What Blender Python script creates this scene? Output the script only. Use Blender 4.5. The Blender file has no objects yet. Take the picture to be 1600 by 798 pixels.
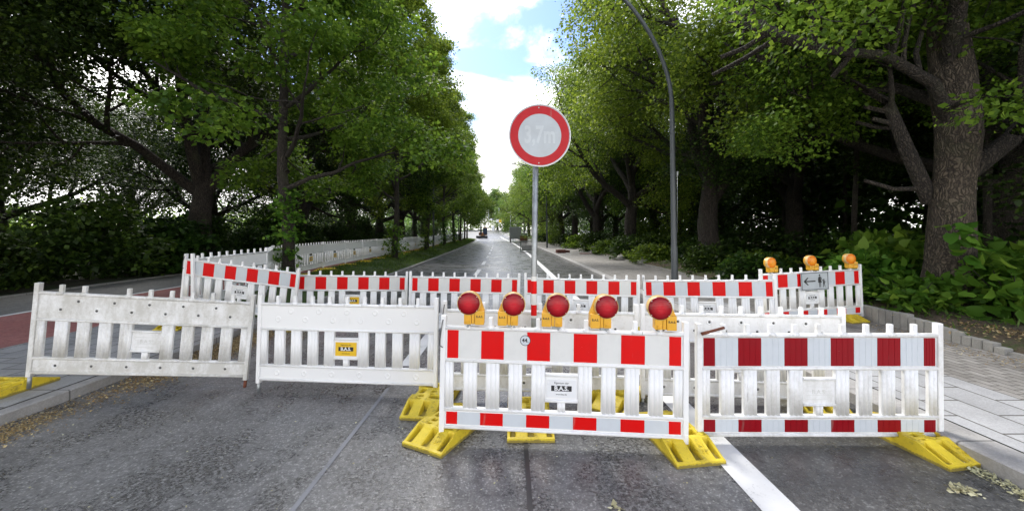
import bpy, bmesh, math, random
import numpy as np
from mathutils import Matrix, Vector, noise as mnoise
S = bpy.context.scene; COL = S.collection
rad = math.radians
# ------------------------------------------------------------------ camera
CZ = 1.75
cam = bpy.data.cameras.new('camera'); camo = bpy.data.objects.new('camera', cam); COL.objects.link(camo)
camo.location = (0, 0, CZ); camo.rotation_euler = (rad(90), 0, 0)
cam.lens = 13.5; cam.sensor_width = 36; cam.shift_y = -37/1600; cam.clip_end = 2000; cam.clip_start = .05
S.camera = camo
# ------------------------------------------------------------------ sky
SUN_EL, SUN_AZ = rad(48), rad(-27)          # azimuth from +Y, negative is to the left
w = bpy.data.worlds.new('World'); S.world = w; w.use_nodes = True
nt = w.node_tree; nt.nodes.clear()
def wn(t, **k):
    n = nt.nodes.new(t)
    for a, b in k.items(): setattr(n, a, b)
    return n
sky = wn('ShaderNodeTexSky', sky_type='NISHITA', sun_disc=False)
sky.sun_elevation = SUN_EL; sky.sun_rotation = SUN_AZ; sky.air_density = 1.0; sky.dust_density = .6
tc = wn('ShaderNodeTexCoord'); mp = wn('ShaderNodeMapping'); mp.inputs['Scale'].default_value = (1, 1, 2.1); mp.inputs['Location'].default_value = (.43, .1, .35)
nt.links.new(tc.outputs['Generated'], mp.inputs['Vector'])
nz = wn('ShaderNodeTexNoise'); nz.inputs['Scale'].default_value = 3.0; nz.inputs['Detail'].default_value = 7; nz.inputs['Roughness'].default_value = .55; nz.inputs['Distortion'].default_value = .3
nt.links.new(mp.outputs[0], nz.inputs['Vector'])
sp = wn('ShaderNodeSeparateXYZ'); nt.links.new(tc.outputs['Generated'], sp.inputs[0])
hz = wn('ShaderNodeMapRange'); hz.inputs['From Min'].default_value = .12; hz.inputs['From Max'].default_value = .42; hz.inputs['To Min'].default_value = .26; hz.inputs['To Max'].default_value = -.04
nt.links.new(sp.outputs['Z'], hz.inputs['Value'])
ad = wn('ShaderNodeMath', operation='ADD'); nt.links.new(nz.outputs['Fac'], ad.inputs[0]); nt.links.new(hz.outputs[0], ad.inputs[1])
cr = wn('ShaderNodeMapRange', interpolation_type='SMOOTHSTEP'); cr.inputs['From Min'].default_value = .42; cr.inputs['From Max'].default_value = .62
nt.links.new(ad.outputs[0], cr.inputs['Value'])
mx = wn('ShaderNodeMix', data_type='RGBA'); nt.links.new(cr.outputs[0], mx.inputs['Factor']); tn = wn('ShaderNodeMix', data_type='RGBA', blend_type='MULTIPLY'); tn.inputs['Factor'].default_value = 1; nt.links.new(sky.outputs[0], tn.inputs['A']); tn.inputs['B'].default_value = (.56, .63, .84, 1); nt.links.new(tn.outputs['Result'], mx.inputs['A'])
mx.inputs['B'].default_value = (9.6, 9.4, 9.1, 1)
bg = wn('ShaderNodeBackground'); bg.inputs['Strength'].default_value = .10; nt.links.new(mx.outputs['Result'], bg.inputs['Color'])
wo = wn('ShaderNodeOutputWorld'); nt.links.new(bg.outputs[0], wo.inputs['Surface'])
# ------------------------------------------------------------------ sun and exposure
sl = bpy.data.lights.new('sun', 'SUN'); sl.energy = 2.0; sl.angle = rad(26); sl.color = (1, .96, .9)
so = bpy.data.objects.new('sun', sl); COL.objects.link(so)
sd = Vector((math.sin(SUN_AZ)*math.cos(SUN_EL), math.cos(SUN_AZ)*math.cos(SUN_EL), math.sin(SUN_EL)))
so.rotation_euler = sd.to_track_quat('Z', 'Y').to_euler()
S.view_settings.view_transform = 'Standard'; S.view_settings.look = 'None'; S.view_settings.exposure = 1.8; S.view_settings.gamma = 1
S.cycles.max_bounces = 6; S.cycles.diffuse_bounces = 2; S.cycles.glossy_bounces = 3; S.cycles.transmission_bounces = 4; S.cycles.transparent_max_bounces = 4
S.cycles.use_denoising = True; S.cycles.caustics_reflective = False; S.cycles.caustics_refractive = False

# ------------------------------------------------------------------ materials
class NT:
    def __init__(s, name):
        s.m = bpy.data.materials.new(name); s.m.use_nodes = True; s.t = s.m.node_tree; s.t.nodes.clear()
        s.out = s.n('ShaderNodeOutputMaterial'); s.b = s.n('ShaderNodeBsdfPrincipled'); s.l(s.b.outputs[0], s.out.inputs[0])
        s.co = s.n('ShaderNodeTexCoord').outputs['Object']
    def n(s, t, **k):
        n = s.t.nodes.new(t)
        for a, b in k.items(): setattr(n, a, b)
        return n
    def l(s, a, b): s.t.links.new(a, b)
    def noise(s, sc, det=4, rough=.55, vec=None, scale3=None, out='Fac'):
        n = s.n('ShaderNodeTexNoise'); n.inputs['Scale'].default_value = sc; n.inputs['Detail'].default_value = det; n.inputs['Roughness'].default_value = rough
        v = vec or s.co
        if scale3:
            m = s.n('ShaderNodeMapping'); m.inputs['Scale'].default_value = scale3; s.l(v, m.inputs[0]); v = m.outputs[0]
        s.l(v, n.inputs['Vector']); return n.outputs[out]
    def rng(s, v, a, b, c=0., d=1., smooth=False):
        n = s.n('ShaderNodeMapRange'); n.inputs['From Min'].default_value = a; n.inputs['From Max'].default_value = b; n.inputs['To Min'].default_value = c; n.inputs['To Max'].default_value = d
        if smooth: n.interpolation_type = 'SMOOTHSTEP'
        s.l(v, n.inputs['Value']); return n.outputs[0]
    def math(s, op, a, b):
        n = s.n('ShaderNodeMath', operation=op)
        for i, v in enumerate((a, b)):
            if isinstance(v, (int, float)): n.inputs[i].default_value = v
            else: s.l(v, n.inputs[i])
        return n.outputs[0]
    def mix(s, f, a, b):
        n = s.n('ShaderNodeMix', data_type='RGBA')
        for k, v in (('Factor', f), ('A', a), ('B', b)):
            if isinstance(v, (int, float)): n.inputs[k].default_value = v
            elif isinstance(v, tuple): n.inputs[k].default_value = (*v, 1)
            else: s.l(v, n.inputs[k])
        return n.outputs['Result']
    def col(s, v):
        if isinstance(v, tuple): s.b.inputs['Base Color'].default_value = (*v, 1)
        else: s.l(v, s.b.inputs['Base Color'])
    def rough(s, v):
        if isinstance(v, (int, float)): s.b.inputs['Roughness'].default_value = v
        else: s.l(v, s.b.inputs['Roughness'])
    def bump(s, h, st=.3, dist=.01):
        n = s.n('ShaderNodeBump'); n.inputs['Strength'].default_value = st; n.inputs['Distance'].default_value = dist
        s.l(h, n.inputs['Height']); s.l(n.outputs[0], s.b.inputs['Normal'])
def simple(name, c, r=.5, metal=0., var=.12, sc=6., bump=0.):
    a = NT(name); f = a.noise(sc, 5)
    a.col(a.mix(a.rng(f, .3, .7), tuple(x*(1-var) for x in c), tuple(min(1, x*(1+var)) for x in c)))
    a.rough(a.rng(f, .3, .7, max(0, r-.08), r+.08)); a.b.inputs['Metallic'].default_value = metal
    if bump: a.bump(a.noise(sc*12, 3), bump, .003)
    return a.m
M = {}
def asphalt(name, c0, c1, patch, spk=.35, rlo=.38, rhi=.65, band=False):
    a = NT(name)
    big = a.noise(.35, 6, .6); mid = a.noise(1.5, 6, .65, scale3=(1.2, .8, 1)); fine = a.noise(70, 4, .8); cl = a.noise(34, 5, .8)
    base = a.mix(a.rng(fine, .36, .64), c0, c1)
    base = a.mix(a.rng(big, .3, .7, 0, .35), base, (.24, .235, .22))
    med = a.noise(15, 6, .8); base = a.mix(a.rng(med, .40, .56, .55, 0), base, tuple(x*.45 for x in c0))
    v = a.n('ShaderNodeTexVoronoi'); v.inputs['Scale'].default_value = 50; a.l(a.co, v.inputs['Vector'])
    chip = a.math('MULTIPLY', a.rng(v.outputs['Distance'], .42, .25), a.rng(a.noise(30, 3, .6), .47, .52))
    base = a.mix(a.math('MULTIPLY', chip, spk), base, (.40, .40, .38))
    dk = a.rng(mid, .40, .60, .12, 1, smooth=True)
    dk2 = a.math('MULTIPLY', dk, a.rng(cl, .44, .54, .0, 1))
    base = a.mix(a.math('MULTIPLY', dk2, patch), base, tuple(x*.25 for x in c0))
    if band:
        cr_ = a.n('ShaderNodeTexVoronoi', feature='DISTANCE_TO_EDGE'); cr_.inputs['Scale'].default_value = .12
        wv = a.noise(1.2, 6, out='Color'); vm = a.n('ShaderNodeVectorMath', operation='MULTIPLY_ADD'); a.l(wv, vm.inputs[0]); vm.inputs[1].default_value = (.9, .9, 0); a.l(a.co, vm.inputs[2]); a.l(vm.outputs[0], cr_.inputs['Vector'])
        base = a.mix(a.rng(cr_.outputs['Distance'], .0007, .0, 0, .55), base, (.03, .03, .03))
    a.col(base)
    a.rough(a.rng(a.math('ADD', dk2, a.rng(big, .3, .7, -.3, .3)), -.2, 1., rhi, rlo))
    a.bump(a.math('ADD', a.math('ADD', fine, cl), a.math('MULTIPLY', v.outputs['Distance'], .8)), .32, .006)
    return a.m
M['asphalt'] = asphalt('road_asphalt', (.11, .11, .112), (.26, .26, .258), .95, .85, .20, .44, True)
M['asphalt2'] = asphalt('lane_asphalt', (.045, .046, .048), (.10, .10, .10), .4, .35, .2, .45)
M['asphalt3'] = asphalt('path_asphalt', (.15, .15, .14), (.22, .22, .205), .15, .1, .6, .8)
M['redpath'] = asphalt('red_cycle_asphalt', (.40, .12, .10), (.50, .17, .14), .2, .1, .6, .8)
def paint(name, c, wear=.35):
    a = NT(name); f = a.noise(45, 6, .75); g = a.noise(3, 4)
    k = a.math('ADD', f, a.rng(g, .3, .7, -.12, .12))
    a.col(a.mix(a.rng(k, .60, .72, 0, wear), a.mix(a.rng(g, .3, .7), c, tuple(x*.85 for x in c)), (.15, .15, .15))); a.rough(.6); a.bump(f, .2, .002); return a.m
M['paint'] = paint('road_paint', (.78, .78, .76), .5)
M['scar'] = paint('removed_line', (.24, .245, .26), 1.)
M['seam'] = simple('bitumen_seam', (.03, .03, .032), .4)
def concrete(name, c, joints=None):
    a = NT(name); f = a.noise(4, 8, .65); g = a.noise(60, 4, .7)
    cc = a.mix(a.rng(f, .3, .7), tuple(x*.72 for x in c), tuple(x*1.12 for x in c)); cc = a.mix(a.rng(g, .42, .62, .25, 0), cc, (.12, .115, .1))
    if joints:
        s_ = a.n('ShaderNodeSeparateXYZ'); a.l(a.co, s_.inputs[0])
        fr = a.math('FRACT', a.math('MULTIPLY', s_.outputs['Y'], 1/joints), 0); fr = a.math('ABSOLUTE', a.math('SUBTRACT', fr, .5), 0)
        cc = a.mix(a.rng(fr, .5-.006/joints*2, .5, 0, .9), cc, (.04, .038, .035))
    a.col(cc); a.rough(.85); a.bump(g, .35, .004); return a.m
M['kerb'] = concrete('kerb_stone', (.36, .35, .335), 1.0)
M['edging'] = concrete('concrete_palisade', (.34, .33, .30))
def paving(name, c1, c2, bw, bh, rot=0., mortar=.008, stain=.5, off=.5):
    a = NT(name)
    m = a.n('ShaderNodeMapping'); m.inputs['Rotation'].default_value = (0, 0, rot); a.l(a.co, m.inputs[0])
    b = a.n('ShaderNodeTexBrick'); b.offset = off; a.l(m.outputs[0], b.inputs['Vector'])
    for k, v in (('Scale', 1), ('Mortar Size', mortar), ('Mortar Smooth', .2), ('Bias', 0), ('Brick Width', bw), ('Row Height', bh)): b.inputs[k].default_value = v
    b.inputs['Color1'].default_value = (*c1, 1); b.inputs['Color2'].default_value = (*c2, 1); b.inputs['Mortar'].default_value = (.06, .055, .045, 1)
    f = a.noise(1.1, 7, .65); g = a.noise(70, 4, .7)
    c = a.mix(a.rng(f, .42, .66, 0, stain), b.outputs['Color'], tuple(x*.42 for x in c1)); c = a.mix(a.rng(g, .4, .62, .3, 0), c, (.12, .11, .1)); a.col(c)
    a.rough(a.rng(f, .4, .65, .8, .5))
    h = a.math('MULTIPLY', b.outputs['Fac'], -1.); a.bump(a.math('ADD', h, a.math('MULTIPLY', g, .25)), .7, .008); return a.m
M['slabs'] = paving('grey_paving_slabs', (.33, .33, .325), (.42, .42, .41), .40, .34, rad(90), .008, .35)
M['slabs2'] = paving('pale_paving_slabs', (.33, .335, .34), (.44, .445, .45), .62, .36, rad(90), .009, .4)
M['blocks'] = paving('brown_grey_paving_blocks', (.25, .235, .215), (.35, .335, .31), .22, .11, rad(90), .007, .5)
def soil(name, c0, c1, green, gf):
    a = NT(name); f = a.noise(.9, 7, .7); g = a.noise(26, 6, .8)
    c = a.mix(a.rng(g, .35, .65), c0, c1); c = a.mix(a.rng(a.math('ADD', f, a.rng(g, .3, .7, -.1, .1)), .52-gf*.2, .62-gf*.2), c, green); a.col(c); a.rough(.95); a.bump(g, .9, .03); return a.m
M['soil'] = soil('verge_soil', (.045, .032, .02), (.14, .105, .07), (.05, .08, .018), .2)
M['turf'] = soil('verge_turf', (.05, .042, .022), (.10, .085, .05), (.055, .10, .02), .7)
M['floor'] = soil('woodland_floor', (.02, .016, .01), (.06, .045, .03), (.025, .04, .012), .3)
def plastic(name, c, r=.42, grime=(.40, .375, .30)):
    a = NT(name); oi = a.n('ShaderNodeObjectInfo'); se = a.n('ShaderNodeSeparateColor'); a.l(oi.outputs['Color'], se.inputs[0]); d = se.outputs[0]
    rnd = a.n('ShaderNodeVectorMath', operation='SCALE'); oc = a.n('ShaderNodeCombineXYZ'); a.l(oi.outputs['Random'], oc.inputs[0]); a.l(oi.outputs['Random'], oc.inputs[1]); a.l(oc.outputs[0], rnd.inputs[0]); rnd.inputs['Scale'].default_value = 37
    va = a.n('ShaderNodeVectorMath', operation='ADD'); a.l(a.co, va.inputs[0]); a.l(rnd.outputs[0], va.inputs[1]); v = va.outputs[0]
    st = a.noise(6, 7, .7, v, (1, 1, .35)); fn = a.noise(38, 6, .75, v); bl = a.noise(2.2, 4, .6, v)
    k = a.math('ADD', a.math('MULTIPLY', st, .6), a.math('ADD', a.math('MULTIPLY', fn, .25), a.math('MULTIPLY', bl, .3)))
    s_ = a.n('ShaderNodeSeparateXYZ'); a.l(a.co, s_.inputs[0]); low = a.rng(s_.outputs['Z'], .3, 0., 0, .06)
    k = a.math('ADD', k, low)
    th = a.math('SUBTRACT', .70, a.math('MULTIPLY', d, .28))
    f = a.math('MULTIPLY', a.rng(a.math('SUBTRACT', k, th), 0, .16, 0, 1), a.math('ADD', .22, a.math('MULTIPLY', d, .42)))
    cc = a.mix(f, c, grime)
    mk = a.rng(a.noise(17, 3, .5, v, (1, 1, .12)), .73, .76, 0, .6); cc = a.mix(mk, cc, (.14, .13, .11))
    a.col(cc); a.rough(a.rng(f, 0, .6, r, .8)); a.bump(fn, .12, .003); a.b.inputs['Subsurface Weight'].default_value = 0
    return a.m
M['white'] = plastic('white_barrier_plastic', (.87, .87, .855))
def sticker(name, c, r=.3):
    a = NT(name); f = a.noise(9, 6, .7); g = a.noise(70, 3, .6); h = a.noise(5, 3, .6, scale3=(3, 1, .3))
    cc = a.mix(a.rng(f, .45, .75, 0, .25), c, tuple(x*.72+.006 for x in c)); cc = a.mix(a.rng(g, .74, .78, 0, .7), cc, (.7, .68, .65)); cc = a.mix(a.rng(h, .66, .72, 0, .25), cc, (.3, .28, .24)); a.col(cc); a.rough(a.rng(f, .3, .7, r, r+.2))
    a.b.inputs['Specular IOR Level'].default_value = .22; return a.m
M['s_red'] = sticker('reflective_red', (.70, .004, .004)); M['s_red2'] = sticker('reflective_deep_red', (.27, .002, .008)); M['s_white'] = sticker('reflective_white', (.62, .66, .69)); M['s_warm'] = sticker('reflective_warm_white', (.74, .74, .71))
def yellowp():
    a = NT('yellow_recycled_plastic'); f = a.noise(9, 7, .75); g = a.noise(55, 5, .7); s_ = a.n('ShaderNodeSeparateXYZ'); a.l(a.co, s_.inputs[0])
    low = a.rng(s_.outputs['Z'], .030, .006, 0, .32)
    geo = a.n('ShaderNodeNewGeometry')
    k = a.math('ADD', a.math('ADD', a.math('MULTIPLY', f, .6), a.math('MULTIPLY', g, .4)), low)
    wear = a.math('MAXIMUM', a.rng(k, .54, .68, 0, .75), a.rng(a.math('ADD', geo.outputs['Pointiness'], a.rng(g, .3, .7, -.02, .02)), .485, .44, 0, .75)); cc = a.mix(a.rng(f, .3, .7), (.78, .60, .03), (.62, .46, .03)); cc = a.mix(wear, cc, (.13, .105, .04)); a.col(cc); a.rough(a.rng(k, .4, .7, .42, .8)); a.bump(a.math('ADD', f, g), .3, .004); return a.m
M['yellow'] = yellowp()
M['lampyel'] = plastic('lamp_housing_yellow', (.80, .42, .03), .38, (.35, .2, .05))
M['rim'] = simple('lamp_rim', (.75, .50, .20), .4)
def lens(name, c, c2):
    a = NT(name); s_ = a.n('ShaderNodeSeparateXYZ'); a.l(a.co, s_.inputs[0])
    ln = a.n('ShaderNodeVectorMath', operation='LENGTH'); cx = a.n('ShaderNodeCombineXYZ'); a.l(s_.outputs['X'], cx.inputs[0]); a.l(s_.outputs['Z'], cx.inputs[1]); a.l(cx.outputs[0], ln.inputs[0])
    vr = a.math('SINE', a.math('MULTIPLY', s_.outputs['X'], 900), 0); hr = a.math('SINE', a.math('MULTIPLY', s_.outputs['Z'], 500), 0)
    ring = a.math('SINE', a.math('MULTIPLY', ln.outputs['Value'], 600), 0)
    inner = a.rng(ln.outputs['Value'], .036, .040, 1, 0)
    a.col(a.mix(a.rng(ln.outputs['Value'], .02, .085, 1, 0), c, c2)); a.rough(.1)
    a.bump(a.math('ADD', a.math('ADD', vr, hr), ring), .3, .0008)
    a.b.inputs['Specular IOR Level'].default_value = .28; a.b.inputs['Coat Weight'].default_value = .08; a.b.inputs['Coat Roughness'].default_value = .05; return a.m
M['lensred'] = lens('red_lens', (.20, .002, .006), (.55, .010, .02)); M['lensamber'] = lens('amber_lens', (.80, .20, .01), (.9, .34, .03))
M['galv'] = simple('galvanised_steel', (.36, .38, .38), .45, .7, .2, 18)
M['alu'] = simple('sign_back_aluminium', (.5, .5, .5), .4, .8)
M['rust'] = simple('rusty_steel', (.16, .055, .03), .8, .2, .4, 30, .4)
M['wire'] = simple('dark_wire', (.10, .10, .10), .5, .6)
M['post'] = simple('grey_lamp_post_paint', (.085, .095, .10), .45, 0, .15, 5)
M['black'] = simple('black_print', (.02, .02, .02), .5); M['plate_w'] = simple('white_plate', (.82, .83, .83), .3, 0, .03); M['plate_y'] = simple('yellow_plate', (.80, .50, .02), .35, 0, .05)
M['embossed'] = simple('embossed_white', (.66, .66, .62), .5)
M['darkhole'] = simple('hole_shade', (.10, .10, .095), .9)
M['signwhite'] = simple('sign_face_grey_white', (.46, .50, .52), .35, 0, .12, 5); M['signred'] = sticker('sign_red', (.50, .012, .018)); M['signfaint'] = simple('faded_lettering', (.535, .575, .59), .35)
def bark(name, c0, c1, sc=1.):
    a = NT(name); m = a.noise(7*sc, 8, .75, scale3=(2.6, 2.6, .35)); v = a.n('ShaderNodeTexVoronoi', feature='DISTANCE_TO_EDGE'); v.inputs['Scale'].default_value = 1
    mm = a.n('ShaderNodeMapping'); mm.inputs['Scale'].default_value = (24*sc, 24*sc, 2.6*sc); wv = a.noise(3, 3, out='Color'); ma = a.n('ShaderNodeVectorMath', operation='MULTIPLY_ADD'); a.l(wv, ma.inputs[0]); ma.inputs[1].default_value = (.35, .35, 1.4); a.l(a.co, ma.inputs[2]); a.l(ma.outputs[0], mm.inputs[0]); a.l(mm.outputs[0], v.inputs['Vector'])
    e = a.rng(v.outputs['Distance'], 0, .3); f = a.math('MULTIPLY', a.math('ADD', e, m), .6)
    cc = a.mix(a.rng(f, .25, .8), c0, c1); cc = a.mix(a.rng(a.noise(1.2, 4), .55, .7, 0, .35), cc, (.09, .10, .045)); a.col(cc); a.rough(.9); a.bump(a.math('ADD', e, m), .9, .03); return a.m
M['bark'] = bark('rough_bark_shaded', (.010, .008, .006), (.070, .056, .044)); M['bark_near'] = bark('furrowed_bark_lit', (.018, .013, .010), (.14, .11, .08)); M['bark_y'] = bark('young_bark', (.02, .017, .013), (.075, .062, .048), 1.5)  # shade on the rear trunks and light on the near one are in the colours
def leafm(name, c0, c1, c2, tr=.35):
    a = NT(name); g = a.n('ShaderNodeNewGeometry'); oi = a.n('ShaderNodeObjectInfo')
    big = a.noise(.55, 3, .5)
    r = g.outputs['Random Per Island']; cc = a.mix(a.rng(big, .35, .65), c0, c1); cc = a.mix(a.rng(r, .55, 1., 0, .8), cc, c2)
    hs = a.n('ShaderNodeHueSaturation'); a.l(cc, hs.inputs['Color']); a.l(a.rng(r, 0, 1, .75, 1.25), hs.inputs['Value']); a.l(a.rng(oi.outputs['Random'], 0, 1, .485, .515), hs.inputs['Hue']); cc = hs.outputs[0]
    a.col(cc); a.rough(.5); a.b.inputs['Specular IOR Level'].default_value = .2
    t = a.n('ShaderNodeBsdfTranslucent'); hs2 = a.n('ShaderNodeHueSaturation'); a.l(cc, hs2.inputs['Color']); hs2.inputs['Value'].default_value = 1.6; hs2.inputs['Hue'].default_value = .485; a.l(hs2.outputs[0], t.inputs[0])
    ms = a.n('ShaderNodeMixShader'); ms.inputs[0].default_value = tr; a.l(a.b.outputs[0], ms.inputs[1]); a.l(t.outputs[0], ms.inputs[2]); a.l(ms.outputs[0], a.out.inputs[0]); return a.m
M['leaf'] = leafm('linden_leaf', (.056, .118, .013), (.115, .205, .020), (.20, .29, .034), .45); M['leaf_d'] = leafm('forest_leaf_shaded', (.014, .036, .005), (.030, .066, .009), (.075, .135, .018), .25)  # second green is darkened to carry woodland shade and backlit silhouettes
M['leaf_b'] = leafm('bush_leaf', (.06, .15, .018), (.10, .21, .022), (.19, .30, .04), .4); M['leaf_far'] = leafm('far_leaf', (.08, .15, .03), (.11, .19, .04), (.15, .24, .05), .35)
M['grass'] = leafm('grass_blade', (.05, .10, .016), (.09, .15, .024), (.14, .17, .04), .3); M['litter'] = leafm('leaf_litter', (.20, .12, .05), (.34, .23, .10), (.55, .47, .26), .1)
M['litter_w'] = leafm('pale_blossom_litter', (.42, .36, .2), (.5, .48, .28), (.62, .6, .42), .1)

# ------------------------------------------------------------------ object helpers
def tag(o, label=None, cat=None, group=None, kind=None):
    if label: o['label'] = label
    if cat: o['category'] = cat
    if group: o['group'] = group
    if kind: o['kind'] = kind
    return o
def obj(name, me, mats, parent=None, mat=None, smooth=False):
    if isinstance(me, bmesh.types.BMesh):
        b = me; me = bpy.data.meshes.new(name); b.to_mesh(me); b.free()
    if not isinstance(mats, (list, tuple)): mats = [mats]
    if len(me.materials) == 0:
        for m in mats: me.materials.append(M[m] if isinstance(m, str) else m)
    if smooth: me.polygons.foreach_set('use_smooth', [True]*len(me.polygons))
    o = bpy.data.objects.new(name, me); COL.objects.link(o)
    if parent: o.parent = parent
    if mat is not None: o.matrix_world = mat
    return o
def empty(name, mat, label, cat, group=None):
    o = bpy.data.objects.new(name, None); o.empty_display_size = .1; COL.objects.link(o)
    o.matrix_world = mat if isinstance(mat, Matrix) else Matrix.Translation(mat)
    return tag(o, label, cat, group)
def copy_tree(o, parent=None, mat=None):
    c = o.copy(); COL.objects.link(c)
    if parent: c.parent = parent
    if mat is not None: c.matrix_world = mat
    for ch in list(o.children): copy_tree(ch, c)
    return c
def recolor(o, v):
    o.color = v
    for ch in o.children: recolor(ch, v)
def box(bm, x0, x1, y0, y1, z0, z1, bev=0., mi=0, mat=None):
    r = bmesh.ops.create_cube(bm, size=1); vs = r['verts']
    bmesh.ops.scale(bm, vec=(x1-x0, y1-y0, z1-z0), verts=vs); bmesh.ops.translate(bm, vec=((x0+x1)/2, (y0+y1)/2, (z0+z1)/2), verts=vs)
    fs = {f for v in vs for f in v.link_faces}
    for f in fs: f.material_index = mi
    if bev:
        es = {e for v in vs for e in v.link_edges}
        g = bmesh.ops.bevel(bm, geom=list(es), offset=bev, segments=2, profile=.6, affect='EDGES'); vs = list({v for f in g['faces'] for v in f.verts} | {v for v in vs if v.is_valid})
        for f in g['faces']: f.material_index = mi
    if mat is not None: bmesh.ops.transform(bm, matrix=mat, verts=[v for v in vs if v.is_valid])
def tube(bm, pts, rs, n=10, mi=0, cap=True):
    pts = [Vector(p) for p in pts]
    if not isinstance(rs, (list, tuple)): rs = [rs]*len(pts)
    rings = []; up = None
    for i, p in enumerate(pts):
        d = (pts[min(i+1, len(pts)-1)]-pts[max(i-1, 0)]).normalized()
        if up is None: up = d.orthogonal().normalized()
        up = (up-d*up.dot(d)).normalized(); s = d.cross(up)
        rings.append([bm.verts.new(p+(up*math.cos(2*math.pi*k/n)+s*math.sin(2*math.pi*k/n))*rs[i]) for k in range(n)])
    for a, b in zip(rings, rings[1:]):
        for k in range(n):
            f = bm.faces.new((a[k], a[(k+1) % n], b[(k+1) % n], b[k])); f.material_index = mi; f.smooth = True
    if cap:
        for r_, rev in ((rings[0], True), (rings[-1], False)):
            f = bm.faces.new(r_[::-1] if rev else r_); f.material_index = mi
def prism(bm, poly, y0, y1, mi=0):      # polygon in XZ, thickness in Y
    a = [bm.verts.new((x, y0, z)) for x, z in poly]; b = [bm.verts.new((x, y1, z)) for x, z in poly]
    fs = [bm.faces.new(a), bm.faces.new(b[::-1])]
    n = len(poly)
    for i in range(n): fs.append(bm.faces.new((a[(i+1) % n], a[i], b[i], b[(i+1) % n])))
    for f in fs: f.material_index = mi
def circ(cx, cz, r, n=24): return [(cx+r*math.cos(2*math.pi*k/n), cz+r*math.sin(2*math.pi*k/n)) for k in range(n)]
def fix(bm): bmesh.ops.recalc_face_normals(bm, faces=bm.faces); return bm
def text_mesh(s, size, name='lettering', depth=.0006, cx=0, cz=0, y=0, bold=0.):
    c = bpy.data.curves.new(name, 'FONT'); c.body = s; c.size = size; c.align_x = 'CENTER'; c.align_y = 'CENTER'; c.extrude = depth; c.offset = bold; c.resolution_u = 3
    o = bpy.data.objects.new(name, c); COL.objects.link(o); bpy.context.view_layer.update()
    me = bpy.data.meshes.new_from_object(o.evaluated_get(bpy.context.evaluated_depsgraph_get())); COL.objects.unlink(o); bpy.data.objects.remove(o)
    me.transform(Matrix.Translation((cx, y, cz)) @ Matrix.Rotation(rad(90), 4, 'X')); return me
def bmadd(bm, me, mi=0):
    n0 = len(bm.faces); bm.from_mesh(me); bm.faces.ensure_lookup_table()
    for f in bm.faces[n0:]: f.material_index = mi
# ------------------------------------------------------------------ road line
def cv(y):
    if y <= 0: return 0.
    return -.00045*y*y if y < 80 else -2.88-.072*(y-80)
def rise(y): return 0. if y < 60 else 2.7*min(1, (y-60)/140)**2 + (0 if y < 200 else (y-200)*.004)
YS = [-6+.5*i for i in range(133)] + [62+2*i for i in range(100)]
def sweep(name, prof, y0, y1, mats, label=None, kind='structure', extra=(), jitter=0., closed=False, zoff=0.):
    ys = sorted({y for y in YS if y0 < y < y1} | {y0, y1} | set(extra))
    bm = bmesh.new(); rows = []
    for y in ys:
        rows.append([bm.verts.new((x+cv(y), y, z+rise(y)+zoff+(jitter*mnoise.noise(Vector((x*.9, y*.9, 3.3))) if jitter else 0))) for x, z in prof])
    for a, b in zip(rows, rows[1:]):
        for i in range(len(prof)-1+(1 if closed else 0)):
            j = (i+1) % len(prof); bm.faces.new((a[i], a[j], b[j], b[i]))
    if closed: bm.faces.new(rows[0]); bm.faces.new(rows[-1][::-1])
    fix(bm)
    if not closed:
        up = sum(f.normal.z for f in bm.faces)
        if up < 0: bmesh.ops.reverse_faces(bm, faces=bm.faces)
    o = obj(name, bm, mats); tag(o, label, None, None, kind); return o
# ground sheet
bm = bmesh.new(); rows = []
gx = [-900, -300, -120, -60, -30, -14, 0, 14, 30, 60, 120, 300, 900]; gy = [-60, -20, 0, 20, 40, 60, 80, 100, 120, 140, 160, 180, 200, 260, 400, 1500]
for y in gy: rows.append([bm.verts.new((x, y, -.09+rise(y)-(.25 if y > 60 else 0))) for x in gx])
for a, b in zip(rows, rows[1:]):
    for i in range(len(gx)-1): bm.faces.new((a[i], a[i+1], b[i+1], b[i]))
tag(obj('ground', bm, 'floor'), 'dark earth ground reaching to the horizon', None, None, 'structure')
sweep('road', [(-4.64, 0), (-3, 0), (-1.4, 0), (.12, 0), (1.7, 0)], -6, 205, 'asphalt', 'grey worn asphalt carriageway')
sweep('bus_lane', [(1.7, 0), (3.48, 0)], -6, 205, 'asphalt2', 'darker smoother asphalt lane beside the solid white line')
sweep('asphalt_seam', [(.10, .004), (.135, .004)], -6, 100, 'seam', 'dark bitumen seam along the carriageway')
sweep('lane_line', [(1.57, .005), (1.81, .005)], -6, 108, 'paint', 'solid white lane line')
for i in range(12):
    y = [5.0, 15.4, 20.3, 25.4, 30.2, 35.2, 40.2, 45.2, 50.2, 55.2, 62.2, 68.2][i]
    o = sweep('lane_dash', [(-1.46, .005), (-1.28, .005)], y, y+2.5, 'paint', None, 'structure'); 
sweep('removed_line', [(-1.395, .004), (-1.358, .004)], 1.2, 4.3, 'scar', 'pale scar of a removed centre line')
sweep('cross_scar', [(-1.30, .005), (.0, .005)], 19.9, 20.02, 'scar', 'thin pale cross line on the road')
sweep('kerb_left', [(-4.60, -.05), (-4.60, .095), (-4.612, .105), (-4.725, .107), (-4.725, -.05)], -6, 84, 'kerb', 'left concrete kerb')
sweep('joint_left', [(-4.725, .085), (-4.745, .085)], -6, 84, 'seam', 'dark joint behind the left kerb')
sweep('pavement_left', [(-4.745, .105), (-7.2, .107)], -6, 9.5, 'slabs', 'grey slab pavement on the left')
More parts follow.
